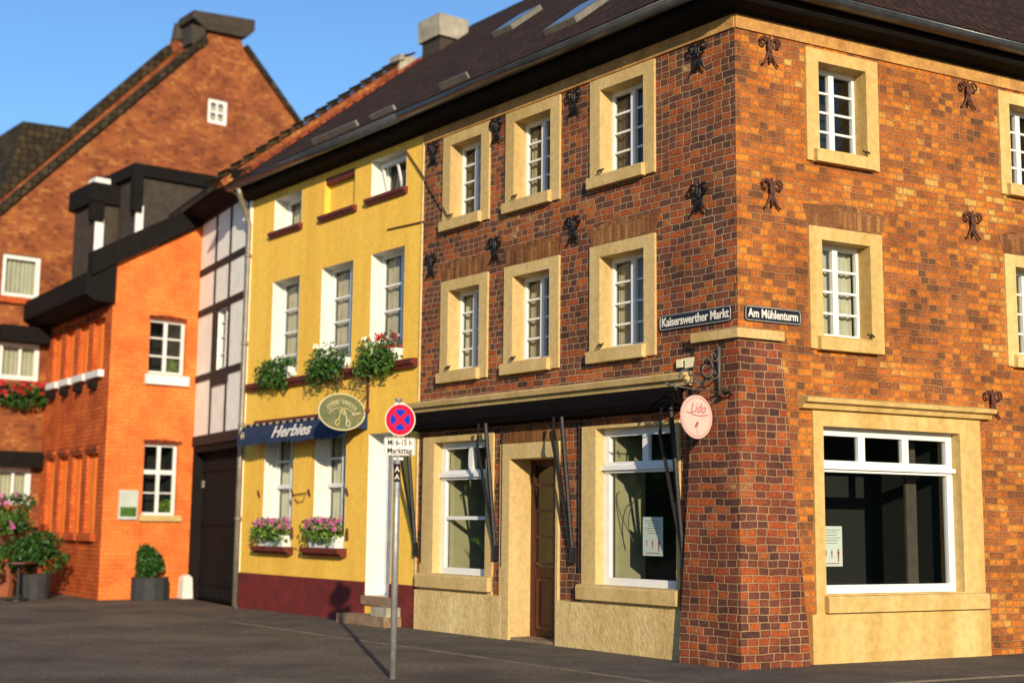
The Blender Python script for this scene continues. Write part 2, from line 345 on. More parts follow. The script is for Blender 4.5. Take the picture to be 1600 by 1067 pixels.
def text(fr, s, z, o, txt, size, material, parent, name='lettering', mirror=-1, shear=0, width=None, ext=.002, up=(0, 0, 1), bold=0):
    """text in the plane of a frame, centred on s; mirror=-1 where s runs to the left seen from outside; up = (s,o,z) direction of the text's height"""
    c = bpy.data.curves.new('t', 'FONT'); c.body = txt; c.size = size; c.align_x = 'CENTER'; c.align_y = 'CENTER'; c.shear = shear; c.extrude = ext; c.resolution_u = 3; c.offset = bold
    t = bpy.data.objects.new('t', c); col.objects.link(t)
    dg = bpy.context.evaluated_depsgraph_get(); me = bpy.data.meshes.new_from_object(t.evaluated_get(dg)); bpy.data.objects.remove(t)
    xs = [v.co.x for v in me.vertices]; k = 1 if not width else width/(max(xs)-min(xs))
    org = ROOT[parent.name]; U = Vector(up).normalized()
    for v in me.vertices:
        x, y, zz = v.co.x*k*mirror, v.co.y, v.co.z
        v.co = fr.P(s+x+U.x*y, o+zz+U.y*y, z+U.z*y)-org
    bm = bmesh.new(); bm.from_mesh(me); bmesh.ops.recalc_face_normals(bm, faces=bm.faces); bm.to_mesh(me); bm.free()
    me.materials.clear(); me.materials.append(MATS[material]); me.name = name
    ob = bpy.data.objects.new(name, me); col.objects.link(ob); ob.parent = parent; ROOT[ob.name] = org
    return ob
def scroll(c, r0, r1, a0, a1, n=16, ax=(1, 0, 0), bx=(0, 0, 1)):
    ax = Vector(ax); bx = Vector(bx); out = []
    for k in range(n+1):
        t = k/n; a = a0+(a1-a0)*t; r = r0+(r1-r0)*t
        out.append(Vector(c)+ax*math.cos(a)*r+bx*math.sin(a)*r)
    return out

def window(parent, fr, a0, a1, z0, z1, o, vb=(), hb=(), fw=.06, bw=.03, th=.06, frame='white_paint', glass='glass', curtain=None, cw=1, room='dark_interior', rd=.5, sashes=None, name='window', label=None):
    """frame with glazing bars at vb (s, width) and hb (z, width[, s0, s1]); pane; curtain; dark room"""
    m = MB(fr); m.ring(a0, a1, z0, z1, fw, o-th, o)
    for v in vb:
        m.box(v[0]-v[1]/2, v[0]+v[1]/2, o-th+.004, o-.006+(v[2] if len(v) > 2 else 0), z0+fw, z1-fw)
    vs = sorted(vb)
    for h in hb:
        s0, s1 = (h[2], h[3]) if len(h) > 3 else (a0+fw, a1-fw)
        m.box(s0, s1, o-th+.01, o-.012+(h[4] if len(h) > 4 else 0), h[0]-h[1]/2, h[0]+h[1]/2)
    if sashes:                       # inner sash frames
        for (s0, s1, y0, y1, sw) in sashes: m.ring(s0, s1, y0, y1, sw, o-th+.006, o-.008)
    w_ = m.build(name, frame, parent)
    if label: w_['label'] = label
    g = MB(fr); gq = [(a0+.02, o-th*.6, z0+.02), (a1-.02, o-th*.6, z0+.02), (a1-.02, o-th*.6, z1-.02), (a0+.02, o-th*.6, z1-.02)]
    if fr.d.cross(Vector((0, 0, 1))).dot(fr.n) < 0: gq.reverse()
    g.face(gq); g.build('pane', glass, w_, recalc=False)
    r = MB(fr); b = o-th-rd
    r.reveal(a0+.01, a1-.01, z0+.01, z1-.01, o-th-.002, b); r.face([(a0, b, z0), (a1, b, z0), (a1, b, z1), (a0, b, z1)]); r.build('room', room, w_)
    if curtain:
        c = MB(fr); n = 28; oc = o-th-.07
        for (c0, c1) in ([(a0+.03, a1-.03)] if cw == 1 else [(a0+.03, a0+(a1-a0)*cw), (a1-(a1-a0)*cw*.55, a1-.03)]):
            pts = [(c0+(c1-c0)*k/n, oc+.018*math.sin(k*1.9)+.008*math.sin(k*4.7)) for k in range(n+1)]
            for p, q in zip(pts, pts[1:]): c.face([(p[0], p[1], z0+.03), (q[0], q[1], z0+.03), (q[0], q[1], z1-.03), (p[0], p[1], z1-.03)])
        c.build('curtain', curtain, w_, recalc=False)
    return w_

# ================================================================ SETTING
m = MB(); m.face([(-260, -120, 0), (260, -120, 0), (260, 500, 0), (-260, 500, 0)])
tag(m.build('ground', 'asphalt'), kind='structure')
# pavement round the corner, with a low kerb
def corner(o):  # mitre of both facades pushed outwards by o
    k = L.P(0, o, 0); n1, n2 = L.n, Rr.n
    b = (n1+n2); b = b*(o/(1+n1.dot(n2))); return L.o+b
def pave(o0, o1, z0, z1, name, matn, far=11.8):
    m = MB(); pts = []
    for o in (o0, o1):
        pts.append([L.P(far, o, 0), corner(o), Rr.P(14, o, 0)])
    for i in range(2):
        a, b, c, d = pts[0][i], pts[0][i+1], pts[1][i+1], pts[1][i]
        m.hexa([(p.x, p.y, z0) for p in (a, b, c, d)], [(p.x, p.y, z1) for p in (a, b, c, d)])
    return tag(m.build(name, matn), kind='structure')
pave(.0, 1.75, -.05, .012, 'pavement', 'pavement'); pave(1.753, 1.785, -.05, .016, 'kerb', 'kerb', 9.2)

# ================================================================ BRICK CORNER HOUSE
H1 = thing('corner_brick_house', L, 0, 0, 0, 'brown and orange brick corner house with stone window surrounds and two shop windows', 'house')
WL = [(1.36, 2.60), (3.24, 4.465), (4.865, 6.055)]
UP, MD = (6.04, 7.53), (3.70, 5.25)
def inner(a, z): return (a[0]+.2, a[1]-.2, z[0]+.17, z[1]-.16)
holesL = [(*WL[i], *z) for i in range(3) for z in (UP, MD)]
holesL += [(4.68, 6.50, .0, 2.89), (3.23, 4.49, 0, 2.71), (.95, 2.75, .0, 2.87)]
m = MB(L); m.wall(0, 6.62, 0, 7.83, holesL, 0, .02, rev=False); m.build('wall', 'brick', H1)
WR = [(1.07, 2.25), (4.43, 5.62), (7.8, 9.0)]
holesR = [(*WR[i], *z) for i in range(3) for z in ((6.06, 7.5), (3.73, 5.24))] + [(1.08, 3.86, 0, 2.98)]
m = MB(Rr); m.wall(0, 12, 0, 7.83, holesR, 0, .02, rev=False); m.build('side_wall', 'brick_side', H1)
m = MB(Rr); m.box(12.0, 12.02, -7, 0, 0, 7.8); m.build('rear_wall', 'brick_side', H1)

def stone_window(fr, a, z, mt, curt=None, cw=1, glass='glass', dep=.185, right=False, open_leaf=False):
    i0, i1, y0, y1 = inner(a, z)
    sg = -1 if right else 1
    w_ = None
    # casement: two leaves of four panes
    cs = (i0+i1)/2; hz = [(y0+.05+(y1-y0-.1)*k/4, .028) for k in (1, 2, 3)]
    w_ = window(H1, fr, i0-.02, i1+.02, y0-.0, y1, -dep, vb=[(cs, .085, .012)], hb=hz, fw=.06, curtain=curt, cw=cw, glass=glass)
    b = MB(fr)
    q = [(i0, y0), (i1, y0), (i1, y1), (i0, y1)]; s_ = .015
    Q = [(a[0], z[0]), (a[1], z[0]), (a[1], z[1]), (a[0], z[1])]
    pr = .035
    # flat front of the surround, outer edge thickness, splayed reveal
    for k in range(4):
        n_ = (k+1) % 4
        b.face([(Q[k][0], pr, Q[k][1]), (Q[n_][0], pr, Q[n_][1]), (q[n_][0], pr, q[n_][1]), (q[k][0], pr, q[k][1])])
        b.face([(Q[k][0], pr, Q[k][1]), (Q[n_][0], pr, Q[n_][1]), (Q[n_][0], -.06, Q[n_][1]), (Q[k][0], -.06, Q[k][1])])
        b.face([(q[k][0], pr, q[k][1]), (q[n_][0], pr, q[n_][1]), (q[n_][0], -dep-.03, q[n_][1]), (q[k][0], -dep-.03, q[k][1])])
    b.build('surround', mt, w_)
    sl = MB(fr); e0, e1 = (a[0]+.17, a[1]-.0) if not right else (a[0]+.1, a[1]-.12)
    sl.prof([(-.02, z[0]-.012), (.1, z[0]-.012), (.105, z[0]+.135), (.03, z[0]+.16), (-.02, z[0]+.165)], e0, e1); sl.build('sill', mt, w_)
    ir = MB(fr)
    for k in (0, .06): ir.tube([(a[1]-.2-k, .02, z[0]+.24), (a[1]-.23-k, .1, z[0]+.19)], .012, 5)
    ir.build('sill_hook', 'iron', w_)
    return w_
for i in range(3):
    stone_window(L, WL[i], UP, 'stone', ('curtain_dim', 'curtain', 'curtain_dim')[i], (.45, .3, .5)[i])
    stone_window(L, WL[i], MD, 'stone', ('curtain', 'curtain', 'curtain_white')[i], (.7, .55, .62)[i])
stone_window(Rr, WR[0], (6.06, 7.5), 'pale_stone', None, right=True)
stone_window(Rr, WR[0], (3.73, 5.24), 'pale_stone', 'curtain_white', 1, right=True)
stone_window(Rr, WR[1], (6.06, 7.5), 'pale_stone', None, right=True); stone_window(Rr, WR[1], (3.73, 5.24), 'pale_stone', 'curtain_white', 1, right=True)
stone_window(Rr, WR[2], (6.06, 7.5), 'pale_stone', None, right=True); stone_window(Rr, WR[2], (3.73, 5.24), 'pale_stone', 'curtain_white', 1, right=True)
# flat arches of upright bricks
def arch(fr, a0, a1, z0, z1, sp=.09):
    m = MB(fr); m.swap = True
    m.prism([(a0, z0), (a1, z0), (a1+sp, z1-.02), ((a0+a1)/2, z1+.03), (a0-sp, z1-.02)], -.01, .008); m.build('brick_arch', 'brick_arch', H1)
for a in WL: arch(L, a[0]+.03, a[1]-.03, 5.255, 5.53)
arch(Rr, WR[0][0]+.02, WR[0][1]+.02, 5.245, 5.53); arch(Rr, WR[1][0]+.02, WR[1][1]+.02, 5.245, 5.53)
arch(L, 3.22, 4.5, 2.715, 2.96, .03)

# ground floor: shop windows, door, render base
def surround(fr, a0, a1, z0, z1, i0, i1, y0, y1, mt, parent, dep, pr=.03, name='surround', back=None):
    b = MB(fr); Q = [(a0, z0), (a1, z0), (a1, z1), (a0, z1)]; q = [(i0, y0), (i1, y0), (i1, y1), (i0, y1)]
    for k in range(4):
        n_ = (k+1) % 4
        b.face([(Q[k][0], pr, Q[k][1]), (Q[n_][0], pr, Q[n_][1]), (q[n_][0], pr, q[n_][1]), (q[k][0], pr, q[k][1])])
        b.face([(Q[k][0], pr, Q[k][1]), (Q[n_][0], pr, Q[n_][1]), (Q[n_][0], -.06, Q[n_][1]), (Q[k][0], -.06, Q[k][1])])
        b.face([(q[k][0], pr, q[k][1]), (q[n_][0], pr, q[n_][1]), (q[n_][0], -dep, q[n_][1]), (q[k][0], -dep, q[k][1])])
    return b.build(name, mt, parent)
def shop_window(fr, a0, a1, z0, z1, tz, ml, dep, surr, sill, mt, extra=(), rd=1.4):
    hb = [(tz, .14, a0+.03, a1-.03, .03)]+[(e, .05) for e in extra]
    w_ = window(H1, fr, a0, a1, z0, z1, -dep, hb=hb, vb=[], fw=.1, th=.07, room='dark_interior', rd=rd, name='shop_window')
    t = MB(fr)
    for x in ml: t.box(x-.055, x+.055, -dep-.06, -dep-.004, tz+.07, z1-.1)
    for e in range(len(ml)+1):
        pass
    t.box(a0-.02, a1+.02, -dep-.01, -dep+.06, tz-.035, tz+.02)
    t.build('transom', 'white_paint', w_)
    surround(fr, *surr, a0, a1, z0, z1, mt, w_, dep+.03)
    s_ = MB(fr); s_.prof([(0, sill[2]), (.11, sill[2]), (.115, sill[3]-.03), (.09, sill[3]), (0, sill[3]+.012)], sill[0], sill[1]); s_.build('sill', mt, w_)
    return w_
w1 = shop_window(L, 4.85, 6.16, .845, 2.80, 2.31, [5.43], .12, (4.68, 6.50, .60, 2.89), (4.68, 6.5, .645, .845), 'stone', extra=[1.675])
w2 = shop_window(L, 1.01, 2.475, .83, 2.83, 2.33, [1.70], .12, (.95, 2.75, .60, 2.87), (.95, 2.77, .645, .83), 'stone')
w3 = shop_window(Rr, 1.235, 3.495, .81, 2.80, 2.33, [1.975, 2.70], .12, (1.08, 3.86, .58, 2.98), (1.2, 3.84, .6, .79), 'pale_stone')
# pale wall of the room seen through the panes, at the far (left) end
def room_wall(w_, fr, s, o0, o1, z0, z1): m = MB(fr); m.box(s, s+.02, o1, o0, z0, z1); m.build('room_wall', 'room', w_)
room_wall(w1, L, 6.03, -.2, -.85, .9, 2.75); room_wall(w2, L, 2.33, -.2, -.72, .9, 2.78)
m = MB(Rr); m.box(3.02, 3.2, -.5, -.46, .85, 2.75); m.build('curtain', 'curtain_dim', w3)
# green palm painted low on the left shop window, script flourishes on both
m = MB(L)
for k in range(9):
    a = 2.5-k*.22; pts = [(5.1+.55*t*math.cos(a), -.14-.05, 1.02+.1*k*.2+.5*t*math.sin(a)*(1-.45*t)) for t in [j/6 for j in range(7)]]
    m.tube(pts, .013, 4, .004)
m.build('palm_motif', 'leaf_light', w1)
m = MB(L); m.tube([(5.62-.5*t+.12*math.sin(t*9), -.185, 1.95+.35*math.sin(t*5)+.12*math.cos(t*14)) for t in [j/50 for j in range(51)]], .009, 4); m.build('script_flourish', 'curtain_dim', w1)
m = MB(L); m.tube([(2.25-.35*t+.1*math.sin(t*10), -.185, 1.7+.32*math.cos(t*6)) for t in [j/50 for j in range(51)]], .008, 4); m.build('script_flourish', 'curtain_dim', w2)
# plaster base under the windows
m = MB(L); m.box(4.45, 6.6, -.02, .045, -.1, .60); m.build('rendered_base', 'cream_plaster', H1); m = MB(L); m.box(.72, 3.25, -.02, .045, -.1, .60); m.build('rendered_base', 'cream_plaster', H1)
m = MB(Rr); m.box(1.0, 3.9, -.02, .05, -.1, .58); m.build('rendered_base', 'pale_stone', H1)
# doorway
m = MB(L); D0, D1, DZ = 3.27, 4.28, 2.495; dd = .4
m.box(D1, 4.50, -.05, .04, -.05, 2.71); m.box(3.22, D0, -.05, .04, -.05, 2.71); m.box(D0, D1, -.05, .04, DZ, 2.71)
m.box(D1, D1+.03, -dd, -.05, -.05, DZ); m.box(D0-.03, D0, -dd, -.05, -.05, DZ); m.box(D0, D1, -dd, -.05, DZ, DZ+.03)
m.build('door_surround', 'stone', H1)
m = MB(L); m.box(D0, D1, -dd-.05, -dd, -.03, DZ)
for (s0, s1) in ((3.36, 3.72), (3.82, 4.18)): m.ring(s0, s1, .15, .85, .05, -dd, -dd+.03)
m.ring(D0, D1, -.03, DZ, .08, -dd, -dd+.05); m.box(3.745, 3.795, -dd, -dd+.045, .05, DZ-.08)
for z in (1.05, 1.42, 1.78, 2.14): m.box(D0+.08, D1-.08, -dd, -dd+.035, z-.02, z+.02)
dr = m.build('door', 'brown_wood', H1)
m = MB(L)
for (s0, s1) in ((3.36, 3.745), (3.8, 4.19)): m.box(s0, s1, -dd+.002, -dd+.012, 1.0, 2.4)
m.build('door_glass', 'glass_dim', dr)
m = MB(L); m.box(3.3, 4.26, -dd, .0, -.02, .05); m.build('threshold', 'step_stone', H1)

# corner buttress with its stone cap
def cr(oL, oR, z):      # point at offset oL from the left plane and oR from the right plane
    n1, n2 = L.n, Rr.n; c = n1.dot(n2); k = 1-c*c
    a = (oL-c*oR)/k; b = (oR-c*oL)/k; p = L.o+n1*a+n2*b; return (p.x, p.y, z)
def buttress():
    m = MB(); zs = [0, .9, 1.9, 2.9, 3.77]; tt = [0, .24, .52, .8, 1]
    rows = []
    for z, t in zip(zs, tt):
        pr = .17-.10*t; wl = .84-.20*t; wr = .86-.28*t
        a = L.P(wl, -.02, z); b = L.P(wl, pr, z); c = Vector(cr(pr, pr, z)); d = Rr.P(wr, pr, z); e = Rr.P(wr, -.02, z)
        rows.append(([a, b, c, d, e], (wl, wr, pr)))
    for (r0, q0), (r1, q1) in zip(rows, rows[1:]):
        z0, z1 = r0[0].z, r1[0].z
        us0 = [-q0[0]-.2, -q0[0], 0, q0[1], q0[1]+.2]; us1 = [-q1[0]-.2, -q1[0], 0, q1[1], q1[1]+.2]
        for k in range(4): m.face([r0[k], r0[k+1], r1[k+1], r1[k]], uv=[(us0[k], z0), (us0[k+1], z0), (us1[k+1], z1), (us1[k], z1)])
    return m
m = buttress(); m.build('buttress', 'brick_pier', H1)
m = MB(); pr = .135; lo, hi = [], []
for z, l in ((3.765, lo), (3.875, hi)):
    l += [Vector(cr(pr, pr, z)), L.P(.64, pr, z), L.P(.64, -.02, z), Vector(cr(-.02, -.02, z))]
m.hexa([tuple(p) for p in lo], [tuple(p) for p in hi]); lo, hi = [], []
for z, l in ((3.765, lo), (3.875, hi)):
    l += [Vector(cr(pr, pr, z)), Rr.P(.58, pr, z), Rr.P(.58, -.02, z), Vector(cr(-.02, -.02, z))]
m.hexa([tuple(p) for p in lo], [tuple(p) for p in hi]); m.build('buttress_cap', 'stone', H1)

# cornices over the shops
m = MB(L); m.prof([(0, 3.26), (.13, 3.27), (.15, 3.32), (.2, 3.335), (.225, 3.40), (.21, 3.415), (0, 3.455)], .68, 6.66); m.build('shop_cornice', 'stone', H1)
m = MB(Rr); m.prof([(0, 2.99), (.08, 3.0), (.1, 3.05), (.17, 3.07), (.18, 3.12), (0, 3.16)], .88, 4.02); m.build('shop_cornice', 'pale_stone', H1)

# frieze, soffit, gutter
def eave(fr, s0, s1, parent, fz=True, mitre=None):
    if fz:
        m = MB(fr); m.box(max(s0, -.0), s1, -.01, .025, 7.55, 7.80); m.build('frieze', 'frieze', parent)
def eave_run(fr, s0, s1, parent, kb):
    """kb: how much each unit of projection shortens/lengthens the s0 end (mitre)"""
    def pr(poly, name, mt, smooth=False):
        m = MB(fr)
        A = [(s0-kb*o, o, z) for o, z in poly]; B = [(s1, o, z) for o, z in poly]
        for i in range(len(poly)):
            j = (i+1) % len(poly); m.face([A[i], A[j], B[j], B[i]])
        m.face(B); m.face(A)
        return m.build(name, mt, parent, smooth=smooth)
    pr([(-.05, 7.72), (.06, 7.72), (.09, 7.755), (.3, 7.775), (.34, 7.81), (.36, 7.86), (.36, 8.0), (-.05, 8.1)], 'eave_board', 'eave_dark')
    arc = [(.46+.095*math.cos(a), 7.95+.095*math.sin(a)) for a in [math.pi+math.pi*k/10 for k in range(11)]]
    inn = [(.46+.08*math.cos(a), 7.95+.08*math.sin(a)) for a in [2*math.pi-math.pi*k/10 for k in range(11)]]
    pr(arc+[(.565, 7.965)]+inn, 'gutter', 'gutter', True)
kM = math.tan(R((180-99.66)/2))
eave(L, 0, 6.62, H1); eave(Rr, 0, 12, H1)
eave_run(L, 0, 6.62, H1, kM); eave_run(Rr, 0, 12, H1, kM)

# roofs: tiled slopes
PIT = R(38.6)
def slope(fr, pts, name, mt, parent, e0=.5, ez=8.03, th=.12, pit=PIT):
    """pts: (s, u) with u the distance up the slope"""
    up = [(a, e0-u*math.cos(pit), ez+u*math.sin(pit)) for a, u in pts]; dn = [(a, o-.0, z-th) for a, o, z in up]
    m = MB(fr); m.face(up, uv=[(a, u) for a, u in pts]); m.face(dn)
    n = len(up)
    for i in range(n): j = (i+1) % n; m.face([up[i], up[j], dn[j], dn[i]])
    return m.build(name, mt, parent)
RU = 7.2; hx = kM  # hip: s shift per unit inwards
ins = lambda u: u*math.cos(PIT)-.5
ha = math.tan(R(90-99.66/2))
rfL = slope(L, [(-.5*kM, 0), (6.62, 0), (6.62, RU), (ins(RU)*ha, RU)], 'roof', 'roof_tile', H1)
rfR = slope(Rr, [(-.5*kM, 0), (12.5, 0), (12.5, RU), (ins(RU)*ha, RU)], 'roof', 'roof_tile', H1)
def on_roof(a0, a1, u0, u1, h, name, mt, parent, e0=.5, ez=8.03, ring=None):
    m = MB(L); c, s_ = math.cos(PIT), math.sin(PIT)
    def q(a, u, h_): return (a, e0-u*c+h_*s_, ez+u*s_+h_*c)
    m.hexa([q(a0, u0, 0), q(a1, u0, 0), q(a1, u1, 0), q(a0, u1, 0)], [q(a0, u0, h), q(a1, u0, h), q(a1, u1, h), q(a0, u1, h)])
    return m.build(name, mt, parent)
k1 = on_roof(3.2, 3.9, .95, 1.9, .09, 'roof_window', 'zinc', H1); on_roof(3.27, 3.83, 1.03, 1.82, .1, 'pane', 'glass', k1)
on_roof(4.9, 5.6, .12, .16, .1, 'snow_guard', 'zinc', H1)

# wall anchors
def anchor(fr, s, z, parent, sg=1):
    m = MB(fr); o = .045
    m.tube([(s, o, z-.15), (s, o, z+.2)], .02, 6, .012)
    for k in (-1, 1):
        m.tube([(s, o, z-.02), (s+k*.03, o+.01, z+.07)]+[Vector((s+k*.1, o+.01, z+.1))+Vector((-k*math.cos(a)*r, 0, math.sin(a)*r)) for a, r in [(j*.55, .082-.0058*j) for j in range(13)]], .021, 6, .012)
        m.tube([(s, o, z+.03), (s+k*.035, o, z-.06), (s+k*.08, o, z-.14), (s+k*.125, o, z-.18)], .021, 6, .012)
    m.tube([(s, 0, z+.02), (s, o+.03, z+.02)], .03, 8)
    m.build('wall_anchor', 'iron' if fr is L else 'rust_iron', parent, smooth=True)
for s in (6.32, 4.68, 2.92, .57):
    anchor(L, s, 7.33, H1); anchor(L, s, 5.55, H1)
for s in (.50, 3.85, 7.2): anchor(Rr, s, 7.33, H1); anchor(Rr, s, 5.55, H1)
anchor(Rr, 4.1, 3.2, H1)

# ================================================================ YELLOW HOUSE
H2 = thing('yellow_house', L, 9.5, 0, 0, 'yellow rendered house with dark red base, white reveals and white door', 'house')
t_, mm, g_ = [(10.56, 11.60), (8.72, 9.73), (7.12, 8.18)], [(10.54, 11.56), (8.69, 9.75), (7.11, 8.12)], [(10.56, 11.65), (8.76, 9.80)]
dY = (7.33, 8.06, .44, 3.02)
holes = [(*t_[0], 6.945, 7.58), (*t_[2], 6.96, 7.61), (*g_[0], 1.15, 3.15), (*g_[1], 1.15, 3.18), dY]+[(*a, 4.19, 6.0) for a in mm]
nich = (*t_[1], 6.935, 7.61)
m = MB(L); m.wall(6.62, 12.5, 0, 7.83, holes+[nich], .012, .02, rev=False); m.reveal(*nich, .012, -.1); m.face([(nich[0], -.1, nich[2]), (nich[1], -.1, nich[2]), (nich[1], -.1, nich[3]), (nich[0], -.1, nich[3])])
m.box(12.5, 12.52, -7, .012, 0, 8.0); m.build('wall', 'yellow_plaster', H2)
m = MB(L); m.box(6.615, 6.64, -.02, .03, .62, 7.7); m.build('edge_strip', 'cream_plaster', H2)
m = MB(L); m.box(6.61, dY[0], 0, .035, -.1, .65); m.box(dY[1], 12.48, 0, .035, -.1, .65)
m.box(dY[1], dY[1]+.035, -.26, 0, .42, .65); m.build('plinth', 'red_plinth', H2)
def ywin(a, z0, z1, dep, vb, hb, curt, cw, name='window', label=None, **k):
    w_ = window(H2, L, a[0], a[1], z0, z1, -dep, vb=vb, hb=hb, fw=.055, curtain=curt, cw=cw, name=name, label=label, **k)
    b = MB(L); b.reveal(a[0]+.001, a[1]-.001, z0+.001, z1-.001, .014, -dep-.03)
    b.build('reveal', 'white_plaster', w_); return w_
def mids(a0, a1, n): return [a0+(a1-a0)*k/n for k in range(1, n)]
for a in mm:
    c = (a[0]+a[1])/2
    ywin(a, 4.19, 6.0, .2, [(c-.12, .06, .008)], [(z, .035) for z in (4.62, 5.05, 5.47)], 'curtain', .62)
for a in g_:
    c = (a[0]+a[1])/2
    ywin(a, 1.15, 3.17, .24, [(c, .05, .01)], [(2.22, .07, a[0]+.05, a[1]-.05, .03), (2.68, .035)], 'curtain_white', .45)
a = t_[0]; ywin(a, 6.945, 7.58, .28, [((a[0]+a[1])/2, .05, .01)], [], 'curtain', .5)
a = t_[2]; w_ = ywin(a, 6.96, 7.61, .28, [], [], None, 1, label='small top window tilted open')
m = MB(L); q0, q1 = a[0]+.06, a[1]-.06; lo = -.27; hi = -.14
for (x0, x1) in ((q0, q0+.045), (q1-.045, q1), ((q0+q1)/2-.02, (q0+q1)/2+.02)):
    m.hexa([(x0, lo, 7.02), (x1, lo, 7.02), (x1, hi, 7.53), (x0, hi, 7.53)], [(x0, lo-.03, 7.02), (x1, lo-.03, 7.02), (x1, hi-.03, 7.53), (x0, hi-.03, 7.53)])
m.box(q0, q1, lo-.03, lo+.001, 7.0, 7.045); m.box(q0, q1, hi-.03, hi+.001, 7.5, 7.55); m.build('open_casement', 'white_paint', w_)
def ysill(a0, a1, z0, z1, pr=.11, name='sill'):
    m = MB(L); m.prof([(0, z0), (pr*.6, z0), (pr*.7, z0+(z1-z0)*.35), (pr, z0+(z1-z0)*.45), (pr, z1-.015), (pr-.015, z1), (-.0, z1+.005)], a0, a1); m.build(name, 'sill_red', H2)
ysill(10.5, 11.68, 6.84, 6.945); ysill(8.62, 9.82, 6.83, 6.935); ysill(7.06, 8.27, 6.85, 6.955)
ysill(6.68, 12.3, 4.0, 4.14, .14, 'ledge'); ysill(10.46, 11.74, 1.02, 1.15, .2); ysill(8.66, 9.92, 1.02, 1.16, .2)
# niche head board
m = MB(L); m.box(nich[0]+.02, nich[1]-.02, -.1, -.0, nich[3]-.11, nich[3]-.005); m.build('niche_board', 'sill_red', H2)
# white door
m = MB(L); m.box(dY[0], dY[1], -.33, -.28, dY[2], dY[3]); m.ring(dY[0], dY[1], dY[2], dY[3], .06, -.28, -.255)
for z0, z1 in ((.62, 1.3), (1.55, 2.75)): m.ring(dY[0]+.14, dY[1]-.14, z0, z1, .03, -.28, -.265)
dr = m.build('door', 'white_paint', H2)
m = MB(L); m.reveal(dY[0]+.001, dY[1]-.001, dY[2]+.001, dY[3]-.001, .014, -.33); m.build('reveal', 'white_plaster', dr)
m = MB(L); m.box(dY[0]+.08, dY[0]+.12, -.28, -.262, 1.36, 1.56); m.tube([(dY[0]+.1, -.26, 1.5), (dY[0]+.1, -.21, 1.5), (dY[0]+.21, -.21, 1.5)], .01, 6); m.build('handle', 'old_iron', dr)
m = MB(L); m.box(7.2, 8.12, -.34, .06, .3, .435); m.build('door_step', 'step_stone', H2)
m = MB(L); m.box(6.95, 8.35, .04, .36, -.05, .16); st = m.build('door_step', 'step_stone', H2); 
m = MB(L); m.box(6.98, 7.42, .04, .3, .162, .3); m.build('door_step', 'concrete', H2)
# eaves and roof
eave_run(L, 6.625, 12.65, H2, 0)
slope(L, [(6.62, 0), (12.45, 0), (12.45, RU), (6.62, RU)], 'roof', 'roof_tile', H2)
k1 = on_roof(7.1, 7.65, 3.35, 4.2, .09, 'roof_window', 'zinc', H2); on_roof(7.17, 7.58, 3.43, 4.12, .1, 'pane', 'glass', k1)
on_roof(8.0, 9.45, .1, .15, .1, 'snow_guard', 'zinc', H2); on_roof(6.9, 7.6, .12, .17, .08, 'snow_guard', 'zinc', H2)
# red edging tiles beside the parapet, parapet, tile capping
m = on_roof(12.1, 12.44, .2, 5.4, .03, 'edge_tiles', 'roof_tile_red', H2)
m = on_roof(12.45, 12.8, -.2, 5.3, .13, 'parapet', 'brick_gable', H2)
m = MB(L); c, s_ = math.cos(PIT), math.sin(PIT)
for k in range(17):
    u0, u1 = -.3+k*.335, -.3+(k+1)*.335-.02
    def q(a, u, h): return (a, .5-u*c+h*s_, 8.03+u*s_+h*c)
    h0, h1 = .14, .18
    m.hexa([q(12.4, u0, h0+.05), q(12.85, u0, h0+.05), q(12.85, u1, h0), q(12.4, u1, h0)], [q(12.4, u0, h0+.11), q(12.85, u0, h0+.11), q(12.85, u1, h0+.04), q(12.4, u1, h0+.04)])
m.build('capping_tiles', 'roof_dark', H2)
# chimney
def on(u, h=0): return (.5-u*c+h*s_, 8.03+u*s_+h*c)
oc, zc = on(5.6)
m = MB(L); m.box(11.45, 12.1, oc-.3, oc+.3, zc-1.2, zc+.12)
ch = m.build('chimney', 'slate', H2)
m = MB(L); m.box(11.38, 12.17, oc-.37, oc+.37, zc+.08, zc+.55); m.build('chimney_head', 'concrete', ch)
oc, zc = on(5.0)
m = MB(L); m.box(12.4, 12.8, oc-.2, oc+.2, zc-.3, zc+.25); m.build('parapet_block', 'concrete', H2)
# drain pipe at the left edge
m = MB(L); x = 12.48
m.tube([(x-.25, .46, 7.87), (x-.2, .4, 7.72), (x-.02, .16, 7.45), (x, .09, 7.25), (x, .09, 3), (x, .09, .02)], .055, 10)
for z in (6.6, 4.9, 3.35, 1.6): m.tube([(x, .09, z), (x, .09, z+.07)], .068, 10)
m.build('drain_pipe', 'zinc', H2, smooth=True)
# shutter catches and window rail
m = MB(L); m.tube([(10.5, .05, 2.06), (10.0, .05, 2.09)], .009, 5); m.tube([(10.42, .05, 2.0), (10.3, .05, 1.93), (10.1, .05, 1.95), (10.05, .05, 2.05)], .007, 5)
m.tube([(11.78, .02, 2.03), (11.78, .06, 2.15)], .02, 5); m.tube([(9.92, .02, 2.03), (9.92, .06, 2.15)], .02, 5); m.tube([(10.52, .02, 2.03), (10.52, .06, 2.15)], .02, 5); m.tube([(8.66, .02, 2.03), (8.66, .06, 2.15)], .02, 5)
for s in (11.76, 10.5, 9.92, 8.64): m.prism([(s-.03, 1.3), (s+.03, 1.3), (s+.02, 1.42), (s, 1.5), (s-.02, 1.42)], .012, .05)
m.build('shutter_fitting', 'rust_iron', H2)
m = MB(L); m.tube([(7.13, .03, 7.57), (6.3, .06, 6.75), (5.88, .06, 6.26)], .012, 5); m.tube([(7.62, .03, 6.34), (6.55, .03, 6.29)], .012, 5); m.build('wall_cable', 'rust_iron', H2)

